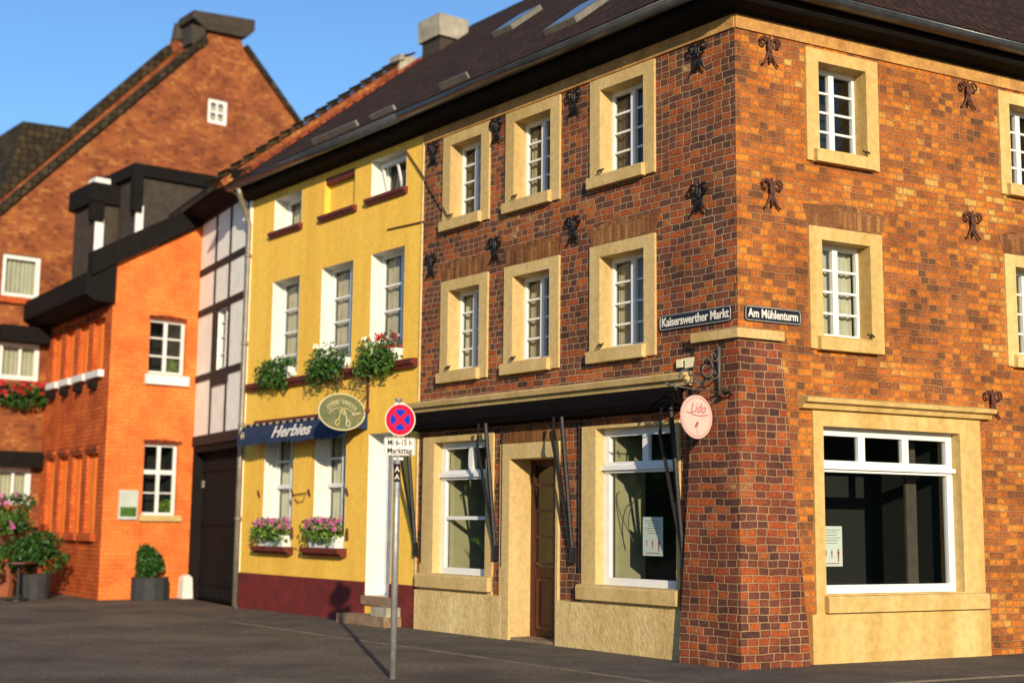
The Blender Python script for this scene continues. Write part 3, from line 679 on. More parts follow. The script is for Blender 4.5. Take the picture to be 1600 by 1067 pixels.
# ================================================================ AWNINGS, SIGNS, LAMPS ON THE TWO HOUSES
A = thing('retracted_awning', L, 3.7, 0, 2.9, 'black retracted awning with folded arms under the stone cornice of the brick house', 'awning')
m = MB(L); m.prof([(.01, 3.0), (.05, 2.98), (.22, 3.0), (.26, 3.08), (.24, 3.2), (.18, 3.26), (.01, 3.26)], .9, 6.55); m.build('cassette', 'black_cloth', A)
for s in (6.57, 4.56, 2.89, .86):
    m = MB(L); m.tube([(s, .06, 1.18), (s, .26, 3.0)], .031, 6); m.tube([(s+.02, .05, 1.25), (s+.14, .3, 2.7), (s+.16, .26, 3.0)], .024, 6); m.tube([(s, .06, 1.1), (s, .06, 1.3)], .045, 6); m.tube([(s-.1, .035, 1.0), (s-.1, .035, 2.95)], .014, 5); m.build('folding_arm', 'iron', A)

A = thing('blue_awning', L, 10.2, 0, 3.0, 'blue awning with white lettering and scalloped edge over the ground floor windows', 'awning')
a0, a1 = 8.1, 11.95; n = 27
m = MB(L); top = (.06, 3.39); mid = (.33, 3.30); low = (.42, 3.12)
m.face([(a0, mid[0], mid[1]), (a1, mid[0], mid[1]), (a1, low[0], low[1]), (a0, low[0], low[1])])
for k in range(n*4):
    x0 = a0+(a1-a0)*k/(n*4); x1 = a0+(a1-a0)*(k+1)/(n*4)
    sc_ = lambda x: 2.985-.045*abs(math.sin((x-a0)/(a1-a0)*n*math.pi))+.012*math.sin(x*7)
    ox = lambda x: .43+.012*math.sin(x*9)
    m.face([(x0, low[0], low[1]), (x1, low[0], low[1]), (x1, ox(x1), sc_(x1)), (x0, ox(x0), sc_(x0))])
for x in (a0, a1): m.face([(x, .02, 3.36), (x, mid[0], mid[1]), (x, low[0], low[1]), (x, .02, 3.1)])
m.build('cloth', 'blue_cloth', A)
m = MB(L)
for k in range(31):
    x0 = a0+(a1-a0)*k/31; x1 = a0+(a1-a0)*(k+1)/31; m.cur = k % 2
    m.hexa([(x0, top[0], top[1]), (x1, top[0], top[1]), (x1, top[0], top[1]-.03), (x0, top[0], top[1]-.03)], [(x0-.04, mid[0]+.005, mid[1]+.04), (x1-.04, mid[0]+.005, mid[1]+.04), (x1-.04, mid[0]+.005, mid[1]+.002), (x0-.04, mid[0]+.005, mid[1]+.002)])
m.build('striped_roll', ['curtain', 'black_cloth'], A)
m = MB(L); m.box(a0-.05, a1+.02, .0, .1, 3.38, 3.43); m.build('rail', 'sill_red', A)
upv = Vector((0, mid[0]-low[0], mid[1]-low[1]))
text(L, 9.95, 3.14, .428, 'Herbies', .28, 'sign_white', A, shear=.35, width=1.4, up=(0, -.15, 1), bold=.007)
m = MB(L); m.tube(scroll((11.72, .44, 3.13), .06, .06, 0, 6.28, 14), .009, 4); m.tube(scroll((11.72, .445, 3.13), .025, .025, 0, 6.28, 10), .008, 4); m.build('round_emblem', 'curtain', A)

# keys sign: hangs at right angles to the wall
A = thing('hanging_sign', L, 8.1, .05, 3.0, 'oval green sign with crossed keys hanging from a wrought iron bracket above the blue awning', 'hanging sign')
s = 8.1; m = MB(L)
m.box(s-.02, s+.02, .012, .04, 3.36, 4.0)
m.tube([(s, .04, 3.72), (s, .98, 3.74), (s, 1.0, 3.79), (s, .95, 3.83)], .011, 6); m.tube([(s, .04, 3.98), (s, .3, 3.9), (s, .46, 3.74), (s, .62, 3.95)], .009, 5)
m.tube([(s, .04, 3.66), (s, .2, 3.5)], .012, 5); m.tube(scroll((s, .12, 3.83), .09, .05, 0, 6.5, 18, (0, 1, 0)), .009, 5)
for p in ((.58, .66, 3.98), (.55, .5, 3.98), (.56, .7, 3.9)): m.tube([(s, .52, 3.74), (s, (p[0]+p[1])/2, (3.74+p[2])/2+.02), (s, p[1], p[2])], .008, 5)
m.leaves((s, .1, 3.92), (.02, .07, .06), 10, .07)
m.build('bracket', 'rust_iron', A, recalc=True)
for o in (.27, .78):
    m = MB(L); m.tube([(s, o, 3.73), (s, o, 3.665)], .006, 4); m.tube(scroll((s, o, 3.64), .025, .025, 0, 6.3, 8, (0, 1, 0)), .006, 4); m.tube([(s, o, 3.615), (s, o, 3.55)], .006, 4)
    m.build('chain', 'rust_iron', A)
m = MB(L); m.disc((s+.015, .52, 3.35), (0, 1, 0), (0, 0, 1), .43, .29, 40, -.03, (1, 0, 0)); bd = m.build('board', 'keys_green', A)
m = MB(L); m.tube(scroll((s-.018, .52, 3.35), .43, .43, 0, 6.2832, 40, (0, 1, 0), (0, 0, .674)), .012, 5)
pl_ = [(s-.018, .52+.34*math.sin(t), 3.24+.3*math.cos(t)) for t in [-.95+1.9*k/14 for k in range(15)]]; m.tube(pl_, .005, 4)
pl_ = [(s-.018, .52+.29*math.sin(t), 3.17+.25*math.cos(t)) for t in [-.95+1.9*k/14 for k in range(15)]]; m.tube(pl_, .005, 4); m.build('border', 'keys_line', bd)
SF = Fr(L.P(8.1-.02, 0, 0), L.n, -L.d)      # plane of the sign: s = distance from the wall
for i, chh in enumerate('UTER HALLE'):
    if chh == ' ': continue
    t = .95-1.9*(i+.5)/10
    text(SF, .52+.32*math.sin(t), 3.215+.285*math.cos(t), .006, chh, .085, 'keys_line', bd, up=(math.sin(t)*.5, 0, math.cos(t)), ext=.001)
def key(c, ang, mt):
    m = MB(L); dx, dz = math.cos(ang), math.sin(ang); P_ = lambda a, b: (s-.022, c[0]+a*dx-b*dz, c[1]+a*dz+b*dx)
    m.tube([P_(x, 0) for x in (.04, .24)], .008, 5); m.tube([P_(.05*math.cos(t), .035*math.sin(t)) for t in [6.2832*k/12 for k in range(13)]], .009, 5)
    for x in (.17, .2, .235): m.tube([P_(x, 0), P_(x, -.06)], .007, 4)
    m.build('key_motif', mt, bd)
key((.40, 3.17), R(70), 'keys_line'); key((.60, 3.18), R(110), 'keys_gold')

# pink round sign by the corner
A = thing('hanging_sign', L, .2, .13, 2.6, 'pink oval sign on a grey wrought iron bracket beside the brick corner', 'hanging sign')
s = .2; m = MB(L); m.box(s-.018, s+.018, .1, .13, 3.08, 3.68)
m.tube([(s, .13, 3.14), (s, .93, 3.17)], .009, 6); m.tube([(s, .93, 3.17), (s, .99, 3.2)], .02, 6, .004); m.tube([(s, .85, 3.2), (s, .82, 3.12)], .012, 5)
m.tube([(s, .13, 3.55)]+scroll((s, .2, 3.56), .07, .02, 3.2, 10, 20, (0, 1, 0)), .011, 6)
m.tube(scroll((s, .33, 3.4), .14, .03, 1.2, 8.5, 26, (0, 1, 0)), .012, 6); m.tube(scroll((s, .2, 3.36), .07, .02, 3.4, 10, 18, (0, 1, 0)), .01, 6)
m.tube([(s, .2, 3.3), (s, .36, 3.24), (s, .5, 3.26), (s, .58, 3.36)], .01, 5); m.tube(scroll((s, .66, 3.27), .11, .03, 0, 7.5, 24, (0, 1, 0)), .012, 6)
m.tube(scroll((s, .46, 3.22), .06, .015, 0, 7.5, 16, (0, 1, 0)), .01, 6); m.tube([(s, .66, 3.38), (s, .5, 3.42), (s, .46, 3.3)], .008, 5)
m.tube([(s, .13, 3.1), (s, .3, 2.98)], .008, 5)
m.build('bracket', 'old_iron', A, smooth=True)
m = MB(L); m.disc((s+.012, .5, 2.835), (0, 1, 0), (0, 0, 1), .25, .25, 40, -.024, (1, 0, 0)); bd = m.build('board', 'pink', A)
m = MB(L); m.tube([(s, .5, 3.15), (s, .5, 3.05)], .006, 5); m.build('hook', 'iron', A)
SP = Fr(L.P(s-.013, 0, 0), L.n, -L.d)
text(SP, .49, 2.93, .002, 'Lido', .16, 'pink_line', bd, shear=.4, width=.25, ext=.001)
m = MB(L); m.tube(scroll((s-.013, .5, 2.835), .225, .225, 0, 6.2832, 40, (0, 1, 0)), .0035, 4)
m.tube([(s-.015, .68-.36*t, 2.89-.03*math.sin(t*3)-.02*t) for t in [k/10 for k in range(11)]], .005, 4)
m.disc((s-.016, .5, 2.76), (0, 1, 0), (0, 0, 1), .018, .022, 10, -.004, (1, 0, 0)); m.disc((s-.016, .525, 2.73), (0, 1, 0), (0, 0, 1), .014, .018, 10, -.004, (1, 0, 0)); m.tube([(s-.015, .5, 2.74), (s-.015, .5, 2.63)], .003, 4); m.build('emblem', 'pink_line', bd)

def street_sign(fr, s0, s1, z0, z1, txt, mir, lab, tw, sz):
    A = thing('street_name_sign', fr, (s0+s1)/2, .012, z0, lab, 'street sign')
    r = .035; poly = []
    for cx, cz, a in ((s1-r, z1-r, 0), (s0+r, z1-r, 90), (s0+r, z0+r, 180), (s1-r, z0+r, 270)):
        poly += [(cx+r*math.cos(R(a+k*22.5)), cz+r*math.sin(R(a+k*22.5))) for k in range(5)]
    m = MB(fr); m.prism(poly, .012, .028); m.build('plate', 'sign_black', A)
    m = MB(fr); cs, cz = (s0+s1)/2, (z0+z1)/2; path = [(cs+(a-cs)*.975, .0285, cz+(z-cz)*.9) for a, z in poly]; m.tube(path+[path[0], path[1]], .0045, 4); m.build('border', 'lettering_grey', A)
    text(fr, cs, cz, .03, txt, sz, 'sign_white', A, mirror=mir, width=tw, bold=.003)
street_sign(L, .075, 1.285, 3.985, 4.175, 'Kaiserswerther Markt', -1, 'black enamel street sign reading Kaiserswerther Markt left of the brick corner', 1.12, .155)
street_sign(Rr, .085, .925, 3.99, 4.17, 'Am Mühlenturm', 1, 'black enamel street sign reading Am Mühlenturm right of the brick corner', .75, .145)
A = thing('alarm_box', L, .75, .02, 3.46, 'pair of small ivory boxes fixed to the brick above the end of the stone cornice', 'wall box')
m = MB(L); m.box(.64, .80, 0, .075, 3.48, 3.605); m.build('large_box', 'ivory', A); m = MB(L); m.box(.86, .96, 0, .06, 3.5, 3.6); m.build('small_box', 'ivory', A)
m = MB(L); m.box(.62, .98, 0, .03, 3.45, 3.49); m.build('bracket', 'iron', A)
A = thing('wall_spotlight', L, .1, .16, 3.1, 'tiny black spotlight on the brick corner right of the pink sign', 'lamp')
m = MB(L); m.tube([(.0, .12, 3.1), (.0, .2, 3.14)], .015, 6); m.tube([(.03, .2, 3.12), (-.03, .25, 3.15)], .035, 8, .025); m.build('lamp_head', 'iron', A)

# posters
def poster(fr, a0, a1, z0, z1, o, mir, lab):
    A = thing('poster', fr, (a0+a1)/2, o, z0, lab, 'poster')
    m = MB(fr); m.box(a0, a1, o-.002, o, z0, z1); m.build('paper', 'paper', A)
    m = MB(fr); w_, h = a1-a0, z1-z0
    for (x, y, k) in ((.8, .42, .16), (.52, .4, .21), (.2, .38, .31)):
        X = a0+w_*(x if mir < 0 else 1-x); Y = z0+h*y-.04; e = h*k
        m.disc((X, o+.001, Y+e*.35), (1, 0, 0), (0, 0, 1), e*.09, e*.09, 8); m.prism([(X-e*.13, Y+e*.24), (X+e*.13, Y+e*.24), (X+e*.07, Y-e*.15), (X+e*.05, Y-e*.6), (X-e*.05, Y-e*.6), (X-e*.07, Y-e*.15)], o, o+.001)
    m.box(a0+w_*.15, a1-w_*.15, o, o+.001, z0+h*.06, z0+h*.08); m.build('figures', 'poster_red', A)
    m = MB(fr)
    for k in range(6): m.box(a0+w_*(.15+.05*(k % 2)), a1-w_*(.12+.07*(k % 3)), o, o+.001, z0+h*(.9-.065*k), z0+h*(.912-.065*k))
    m.build('text_lines', 'curtain_dim', A)
poster(L, 1.45, 1.81, 1.22, 1.70, -.18, -1, 'white notice with three red figures inside the shop window left of the corner')
poster(Rr, 1.36, 1.68, 1.13, 1.61, -.18, 1, 'white notice standing inside the large side street shop window')

# traffic sign
px, py = -1.196, 14.22
A = thing('no_stopping_sign', W, px, py, 0, 'galvanised pole with round red and blue no stopping sign and white time plate', 'traffic sign')
m = MB(); m.tube([(px, py, -.05), (px, py, 2.89)], .035, 14); m.tube([(px, py, 2.885), (px, py, 2.9)], .039, 14); m.build('pole', 'galvanised', A, smooth=True)
TS = Fr((px, py, 0), Vector((1, .1, 0)), Vector((.1, -1, 0)))
m = MB(TS); m.disc((.02, .035, 2.673), (1, 0, 0), (0, 0, 1), .16, .172, 48, .006, (0, 1, 0)); dsc = m.build('disc', 'sign_white', A)
m = MB(TS); m.disc((.02, .0425, 2.673), (1, 0, 0), (0, 0, 1), .15, .162, 48); m.build('red_face', 'sign_red', dsc)
m = MB(TS)
for q in range(4):
    a0 = R(45+90*q); w0 = .17
    pts = []
    ce = Vector((.02, .0440, 2.673)); mid_ = R(90*q); r1 = .11
    for k in range(9):
        a = mid_-R(45)+R(90)*k/8; 
        if abs(a-mid_) > R(36): continue
        pts.append(ce+Vector((math.cos(a)*r1*.96, 0, math.sin(a)*r1*1.02)))
    pts = [ce+Vector((math.cos(mid_)*.028, 0, math.sin(mid_)*.028))]+[ce+Vector((math.cos(mid_+R(d_))*r1*.96, 0, math.sin(mid_+R(d_))*r1*1.02)) for d_ in (-35, -25, -12, 0, 12, 25, 35)]
    m.face(pts)
m.build('blue_face', 'sign_blue', dsc)
m = MB(TS); poly = []
for cx, cz, a in ((.165, 2.465, 0), (-.125, 2.465, 90), (-.125, 2.315, 180), (.165, 2.315, 270)): poly += [(cx+.018*math.cos(R(a+k*30)), cz+.018*math.sin(R(a+k*30))) for k in range(4)]
m.prism(poly, .034, .04); pt = m.build('time_plate', 'sign_white', A)
m = MB(TS); pth = [(.02+(a-.02)*.95, .0405, 2.39+(z-2.39)*.9) for a, z in poly]; m.tube(pth+[pth[0], pth[1]], .0022, 4); m.build('border', 'print_black', pt)
text(TS, .02, 2.43, .0412, 'Mi 6-15 h', .085, 'print_black', pt, mirror=1, bold=.002, width=.25, ext=.0006); text(TS, .02, 2.345, .0412, 'Markttag', .085, 'print_black', pt, mirror=1, bold=.002, width=.26, ext=.0006)
m = MB(TS)
for z in (2.25, 2.53, 2.83): m.box(-.04, .06, -.035, .033, z, z+.025)
m.build('clamp', 'galvanised', A)
m = MB(TS)
m.cur = 0; m.tube([(0, 0, 2.02), (0, 0, 2.21)], .0362, 14)
stk = m.build('sticker', 'print_black', A)
text(TS, 0, 2.15, .038, 'A', .08, 'sign_white', stk, mirror=1, ext=.0005); text(TS, 0, 2.07, .038, 'A', .08, 'sign_white', stk, mirror=1, ext=.0005)

# window boxes
def flower_box(a0, a1, z, o, lab, flowers, cat='flower box', box='white_paint', grp=None, size=1.0, n=420, fn=26, hang=.0, green=('leaf_dark', 'leaf_mid', 'leaf_light')):
    A = thing('flower_box', L, (a0+a1)/2, o, z, lab, cat, grp); w_ = (a1-a0)/2; c = (a0+a1)/2
    m = MB(L); m.hexa([(a0+.04, o-.09, z+.003), (a1-.04, o-.09, z+.003), (a1-.04, o+.09, z+.003), (a0+.04, o+.09, z+.003)], [(a0, o-.1, z+.2), (a1, o-.1, z+.2), (a1, o+.1, z+.2), (a0, o+.1, z+.2)]); m.build('trough', box, A)
    m = MB(L)
    for k, _g in enumerate(green):
        m.cur = k
        for j in range(5):
            x = c+w_*(-.8+1.6*j/4)+random.uniform(-.05, .05); hh = random.uniform(.8, 1.2)
            m.leaves((x, o+.04+random.uniform(-.02, .08), z+.27-hang*random.random()), (w_*.34, .15*size, .15*size*hh), n//15, .07)
            if hang: m.leaves((x, o+.12, z+.1-hang*random.random()*.5), (w_*.3, .08, .14), n//26, .065)
    m.build('foliage', list(green), A, recalc=False)
    if flowers:
        m = MB(L)
        for _ in range(fn):
            mtn = random.randrange(len(flowers)); m.cur = mtn
            p = (c+random.uniform(-1, 1)*w_*1.05, o+random.uniform(.0, .2), z+random.uniform(.15 if hang else .3, .47))
            for _2 in range(7): m.petals((p[0]+random.gauss(0, .02), p[1]+random.gauss(0, .02), p[2]+random.gauss(0, .018)), .045, 3)
        m.build('flowers', list(flowers), A, recalc=False)
    return A
flower_box(10.62, 11.6, 4.14, .05, 'bushy green window box on the red ledge, leftmost of the three under the tall windows', [], size=1.45, n=1200, hang=.36, green=('leaf_dark', 'leaf_dark', 'leaf_mid'))
flower_box(8.72, 9.72, 4.14, .05, 'dense green window box with a few white blooms above the hanging keys sign', ['flower_white'], size=1.55, n=1300, fn=10, hang=.36, green=('leaf_dark', 'leaf_dark', 'leaf_mid'))
flower_box(7.13, 8.15, 4.14, .05, 'window box of red and white geraniums on the red ledge above the traffic sign', ['flower_red', 'flower_red', 'flower_white'], size=1.5, n=1300, fn=24, hang=.33, green=('leaf_dark', 'leaf_mid', 'leaf_mid'))
flower_box(10.62, 11.58, 1.153, .04, 'white trough of pink flowers on the ground floor sill beside the drain pipe', ['flower_pink'], size=1.5, n=1200, fn=60, green=('leaf_mid', 'leaf_mid', 'leaf_light'))
flower_box(8.82, 9.74, 1.163, .04, 'white trough of pink flowers on the ground floor sill nearest the white door', ['flower_pink'], size=1.6, n=1300, fn=75, green=('leaf_mid', 'leaf_mid', 'leaf_light'))

# ================================================================ HALF-TIMBERED HOUSE
H3 = thing('half_timbered_house', T, 1.8, 0, 0, 'narrow house front of white panels framed by black timbers over dark gates', 'house')
m = MB(T); m.wall(-.0, 3.75, 3.2, 8.2, [(1.32, 2.1, 4.55, 5.9)], 0, .18); m.build('infill_wall', 'panel_plaster', H3)
m = MB(T); w_ = .095
def beam(s0, z0, s1, z1, w_=.1, o=.03):
    dx, dz = s1-s0, z1-z0; l = math.hypot(dx, dz); nx, nz_ = -dz/l*w_/2, dx/l*w_/2
    m.prism([(s0+nx, z0+nz_), (s1+nx, z1+nz_), (s1-nx, z1-nz_), (s0-nx, z0-nz_)], -.02, o)
beam(.2, 3.2, .2, 8.1, .1); beam(3.6, 3.2, 3.6, 8.1, .12)
for z in (6.83, 5.95, 4.55): beam(.2, z, 3.6, z, .14, .026)
beam(.2, 3.24, 3.6, 3.24, .2, .034); beam(.2, 8.0, 3.6, 8.0, .2, .024)
for s in (2.33, 1.35): beam(s, 5.95, s, 8.0, .09, .021); 
beam(2.33, 3.3, 2.33, 4.55, .09, .021); beam(1.30, 3.3, 1.30, 4.55, .09, .021); beam(2.2, 4.55, 2.2, 5.95, .24, .038); beam(1.27, 4.55, 1.27, 5.95, .12, .022)
beam(1.2, 4.42, 2.3, 4.42, .2, .05)
m.build('timber_frame', 'timber', H3)
window(H3, T, 1.33, 2.08, 4.62, 5.9, -.06, vb=[(1.7, .05)], hb=[(4.95, .03), (5.3, .03), (5.6, .03)], curtain='curtain', cw=1)
m = MB(T); m.wall(-.0, 3.75, 0, 3.2, [(.3, 3.35, 0, 3.0)], 0, .25); m.build('gate_surround', 'eave_dark', H3)
m = MB(T); m.box(.3, 3.35, -.27, -.22, 0, 3.0)
for k in range(14): m.box(.32+k*.216, .5+k*.216, -.22, -.2, .05, 2.95)
for z in (.3, 1.5, 2.6): m.box(.33, 3.3, -.2, -.18, z, z+.12)
m.build('gate', 'eave_dark', H3)
m = MB(T); m.box(3.12, 3.3, -.2+.03, -.165, 2.28, 2.42); nb = m.build('number_plate', 'lettering_grey', H3); text(T, 3.21, 2.35, -.164, '12', .12, 'print_black', nb)
m = MB(T); m.box(-.02, .1, -.02, .05, 0, 8.0); m.box(3.66, 3.78, -.02, .06, 0, 8.0); m.build('corner_board', 'panel_plaster', H3)
m = MB(T); m.prof([(-.05, 7.95), (.42, 8.05), (.5, 8.12), (.5, 8.26), (-.1, 8.3)], -.15, 4.6); m.build('eave_board', 'eave_dark', H3)
slope(T, [(-.15, 0), (4.6, 0), (4.6, 5), (-.15, 5)], 'roof', 'roof_dark', H3, e0=.52, ez=8.2, pit=R(24))
m = MB(T); m.tube([(.02, .5, 8.2), (.02, .55, 8.0), (-.05, .3, 7.8)], .06, 8); m.build('rainwater_head', 'zinc', H3, smooth=True)
m = MB(T); m.box(3.74, 3.76, -7, 0, 0, 8.0); m.build('side_wall', 'panel_plaster', H3)

# ================================================================ ORANGE HOUSE
H4 = thing('orange_house', O, -.9, 0, 0, 'orange painted brick house with dark dormered roof beside the timbered house', 'house')
holes = [(-1.09, -.26, 4.62, 5.77), (-1.09, -.32, 1.69, 3.17)]
m = MB(O); m.wall(-1.917, .35, -.2, 6.9, holes, 0, .16)
m.face([(-1.917, 0, 6.9), (.35, 0, 6.9), (.35, 0, 8.0), (-.17, 0, 7.98), (-1.917, 0, 6.95)])
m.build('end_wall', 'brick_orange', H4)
SH = [(.45, 1.2), (1.55, 2.2), (2.6, 3.2), (3.6, 4.2)]
holes = [(*a, 4.65, 5.75) for a in SH]+[(*a, 1.3, 2.95) for a in SH]
m = MB(S); m.wall(0, 4.75, -.2, 6.9, holes, 0, .12); m.build('street_wall', 'brick_red_painted', H4)
for a in SH:
    for (z0, z1) in ((4.65, 5.75), (1.3, 2.95)):
        m = MB(S); m.box(a[0], a[1], -.14, -.08, z0, z1)
        c0 = (a[0]+a[1])/2; m.box(c0-.01, c0+.01, -.08, -.07, z0, z1); w_ = m.build('shutter', 'bright_orange', H4)
        m = MB(S); m.prism([(a[0]-.05, z1), (a[1]+.05, z1), (a[1]+.02, z1+.14), ((a[0]+a[1])/2, z1+.2), (a[0]-.02, z1+.14)], -.01, .05); m.build('window_arch', 'roof_tile_red', w_)
        m = MB(S); m.box(a[0]-.08, a[1]+.08, -.1, .12, z0-.14, z0); m.build('sill', 'white_paint' if z0 > 3 else 'brick_red_painted', w_)
        if z0 > 3:
            m = MB(S); m.tube([((a[0]+a[1])/2, 0, z0-.3), ((a[0]+a[1])/2, .16, z0-.26)], .1, 8); m.build('bracket', 'eave_dark', w_)
for (z0, z1, hb, n) in ((4.62, 5.77, [(5.0, .03), (5.38, .03)], 0), (1.69, 3.17, [(2.58, .09), (2.15, .025)], 1)):
    w_ = window(H4, O, holes[0][0] if 0 else -1.09, -.26 if n == 0 else -.32, z0, z1, -.12, vb=[(-.68 if n == 0 else -.705, .07)], hb=hb, fw=.06, room='dark_interior')
    m = MB(O); m.box(-1.16, -.2 if n == 0 else -.25, -.1, .1, z0-.23 if n == 0 else z0-.12, z0-.03 if n == 0 else z0); m.build('sill', 'white_paint' if n == 0 else 'stone', w_)
    m = MB(O); m.prism([(-1.13, z1), (-.25, z1), (-.28, z1+.06), (-.7, z1+.1), (-1.1, z1+.06)], -.01, .012); m.build('window_arch', 'roof_tile_red', w_)
    m = MB(O); m.leaves((-.48, -.22, z0+.2), (.17, .05, .13), 160, .07); m.build('house_plant', 'leaf_light', w_, recalc=False)
# roof: slope up from the street eave, barge board along the end wall
def ov(a, o, z): return (a, o, z)
m = MB(S); zr = lambda o: 6.5+(.5-o)*.60
pts = [(.08, .5), (7.2, .5), (7.2, -4.2), (.08, -2.35)]
m.face([(a, o, zr(o)+.1) for a, o in pts], uv=[(a, -o*1.2) for a, o in pts]); m.face([(a, o, zr(o)-.05) for a, o in pts])
for i in range(4): (a, o), (b, p) = pts[i], pts[(i+1) % 4]; m.face([(a, o, zr(o)+.1), (b, p, zr(p)+.1), (b, p, zr(p)-.05), (a, o, zr(o)-.05)])
rf = m.build('roof', 'roof_dark', H4)
m = MB(S); m.prof([(0, 5.98), (.42, 6.0), (.6, 6.12), (.6, 6.55), (.5, 6.6), (0, 6.9)], -.12, 6.9); m.build('eave_board', 'eave_dark', H4)
m = MB(O); m.prism([(-2.45, 6.5), (-.17, 7.84), (.3, 8.08), (.3, 8.5), (-.2, 8.3), (-2.45, 6.98)], -.1, .16); m.build('barge_board', 'eave_dark', H4)
# dormers standing on the street slope, their cheeks towards the viewer
d1 = MB(O); d1.box(-1.08, .9, -3, -1.0, 7.2, 9.15); dm = d1.build('dormer', 'slate', rf)
d2 = MB(O); d2.hexa([(-1.2, -.9, 9.0), (1.0, -.9, 9.0), (1.0, -3.1, 9.0), (-1.2, -3.1, 9.0)], [(-1.22, -.88, 9.26), (1.0, -.88, 9.3), (1.0, -3.1, 9.3), (-1.22, -3.1, 9.26)]); d2.box(-1.2, -1.0, -1.1, -.9, 8.2, 9.0); d2.build('dormer_roof', 'eave_dark', rf)
d3 = MB(O); d3.box(-1.1, -.93, -1.02, -.97, 7.5, 8.35); d3.build('dormer_frame', 'white_paint', rf)
d1 = MB(O); d1.box(-1.6, -.4, -3.2, -2, 6.9, 8.55); d1.build('dormer', 'slate', rf)
d2 = MB(O); d2.box(-1.72, -.4, -3.3, -1.9, 8.5, 8.95); d2.box(-1.72, -1.45, -2.1, -1.9, 8.1, 8.55); d2.build('dormer_roof', 'eave_dark', rf)
d3 = MB(O); d3.box(-1.6, -1.4, -2.1, -1.98, 7.3, 8.15); d3.build('dormer_frame', 'white_paint', rf); d3 = MB(O); d3.box(-1.55, -1.0, -2.6, -2.2, 8.95, 9.14); d3.build('dormer_frame', 'white_paint', rf)
A = thing('notice_board', O, -1.4, 0, 1.6, 'small pale glazed notice board on the orange wall left of the lower window', 'notice board')
m = MB(O); m.box(-1.6, -1.2, 0, .06, 1.6, 2.19); m.build('case', 'notice', A); m = MB(O); m.box(-1.57, -1.23, .06, .065, 1.66, 1.85); m.build('notice', 'leaf_mid', A)

# things along the foot of the orange house
def shrub(name, c, rad, pot, lab, cat, mts=('leaf_dark', 'leaf_mid'), n=1500, size=.09, potm='terracotta', grp=None, fl=None):
    A = thing(name, W, c[0], c[1], 0, lab, cat, grp)
    m = MB(); k = 12; r0, r1, h = pot
    lo = [(c[0]+r0*math.cos(6.2832*i/k), c[1]+r0*math.sin(6.2832*i/k), -.05) for i in range(k)]; hi = [(c[0]+r1*math.cos(6.2832*i/k), c[1]+r1*math.sin(6.2832*i/k), h) for i in range(k)]
    m.face(lo); m.face(hi)
    for i in range(k): m.face([lo[i], lo[(i+1) % k], hi[(i+1) % k], hi[i]])
    m.build('pot', potm, A)
    m = MB(); m.tube([(c[0], c[1], h-.02), (c[0], c[1], c[2])], .03, 6); m.build('stem', 'brown_wood', A)
    m = MB()
    for j in range(9):
        m.cur = j % 2; u = Vector([random.uniform(-.55, .55) for _ in range(3)])
        m.leaves((c[0]+u.x*rad[0], c[1]+u.y*rad[1], c[2]+u.z*rad[2]), [x*.55 for x in rad], n//9, size)
    m.build('foliage', list(mts), A, recalc=False)
    if fl:
        m = MB()
        for _ in range(20): m.petals((c[0]+random.uniform(-1, 1)*rad[0]*.8, c[1]-rad[1]*.6, c[2]+random.uniform(-.7, .9)*rad[2]), .1, 5)
        m.build('flowers', fl, A, recalc=False)
    return A
p = O.P(-.97, .3, 0); shrub('potted_shrub', (p.x, p.y, .72), (.32, .32, .42), (.38, .38, .45), 'tall dark clipped shrub in a dark grey pot against the orange end wall', 'potted plant', grp='potted plants before the orange house', potm='planter_dark', n=2200, mts=('leaf_dark', 'leaf_dark'))
p = S.P(.9, 1.0, 0); shrub('potted_shrub', (p.x, p.y, .95), (.6, .5, .5), (.26, .32, .5), 'wide green shrub in a dark pot in front of the orange street wall', 'potted plant', grp='potted plants before the orange house', mts=('leaf_dark', 'leaf_dark'), potm='planter_dark', n=2400)
p = S.P(2.2, 1.4, 0); shrub('potted_shrub', (p.x, p.y, 1.7), (.55, .5, .45), (.3, .36, .7), 'taller green bush with pale blossoms at the left edge', 'potted plant', grp='potted plants before the orange house', potm='terracotta', n=2000, fl='flower_pink')
p = S.P(1.5, 1.9, 0); shrub('potted_shrub', (p.x, p.y, .8), (.4, .4, .45), (.22, .27, .42), 'small round shrub in a terracotta pot, lowest of the plants at left', 'potted plant', grp='potted plants before the orange house', potm='terracotta', n=1500, mts=('leaf_mid', 'leaf_light'))
A = thing('cafe_table', S, .55, 1.3, 0, 'small round dark table standing before the orange house', 'table'); q = S.P(.45, 1.45, 0)
m = MB(); m.tube([(q.x, q.y, .0), (q.x, q.y, .72)], .03, 8); m.tube([(q.x, q.y, 0), (q.x, q.y, .03)], .22, 14); m.build('leg', 'iron', A); m = MB(); m.tube([(q.x, q.y, .72), (q.x, q.y, .75)], .35, 20); m.build('table_top', 'brown_wood', A)
A = thing('boundary_post', O, -.1, .15, 0, 'short white stone post at the foot of the orange wall beside the dark gate', 'post'); m = MB(O); m.hexa([(-.24, .03, -.05), (.0, .03, -.05), (.0, .28, -.05), (-.24, .28, -.05)], [(-.22, .05, .42), (-.02, .05, .42), (-.02, .25, .42), (-.22, .25, .42)]); m.build('shaft', 'white_plaster', A); m = MB(O); m.hexa([(-.22, .05, .42), (-.02, .05, .42), (-.02, .25, .42), (-.22, .25, .42)], [(-.17, .1, .48), (-.07, .1, .48), (-.07, .2, .48), (-.17, .2, .48)]); m.build('top', 'white_plaster', A)

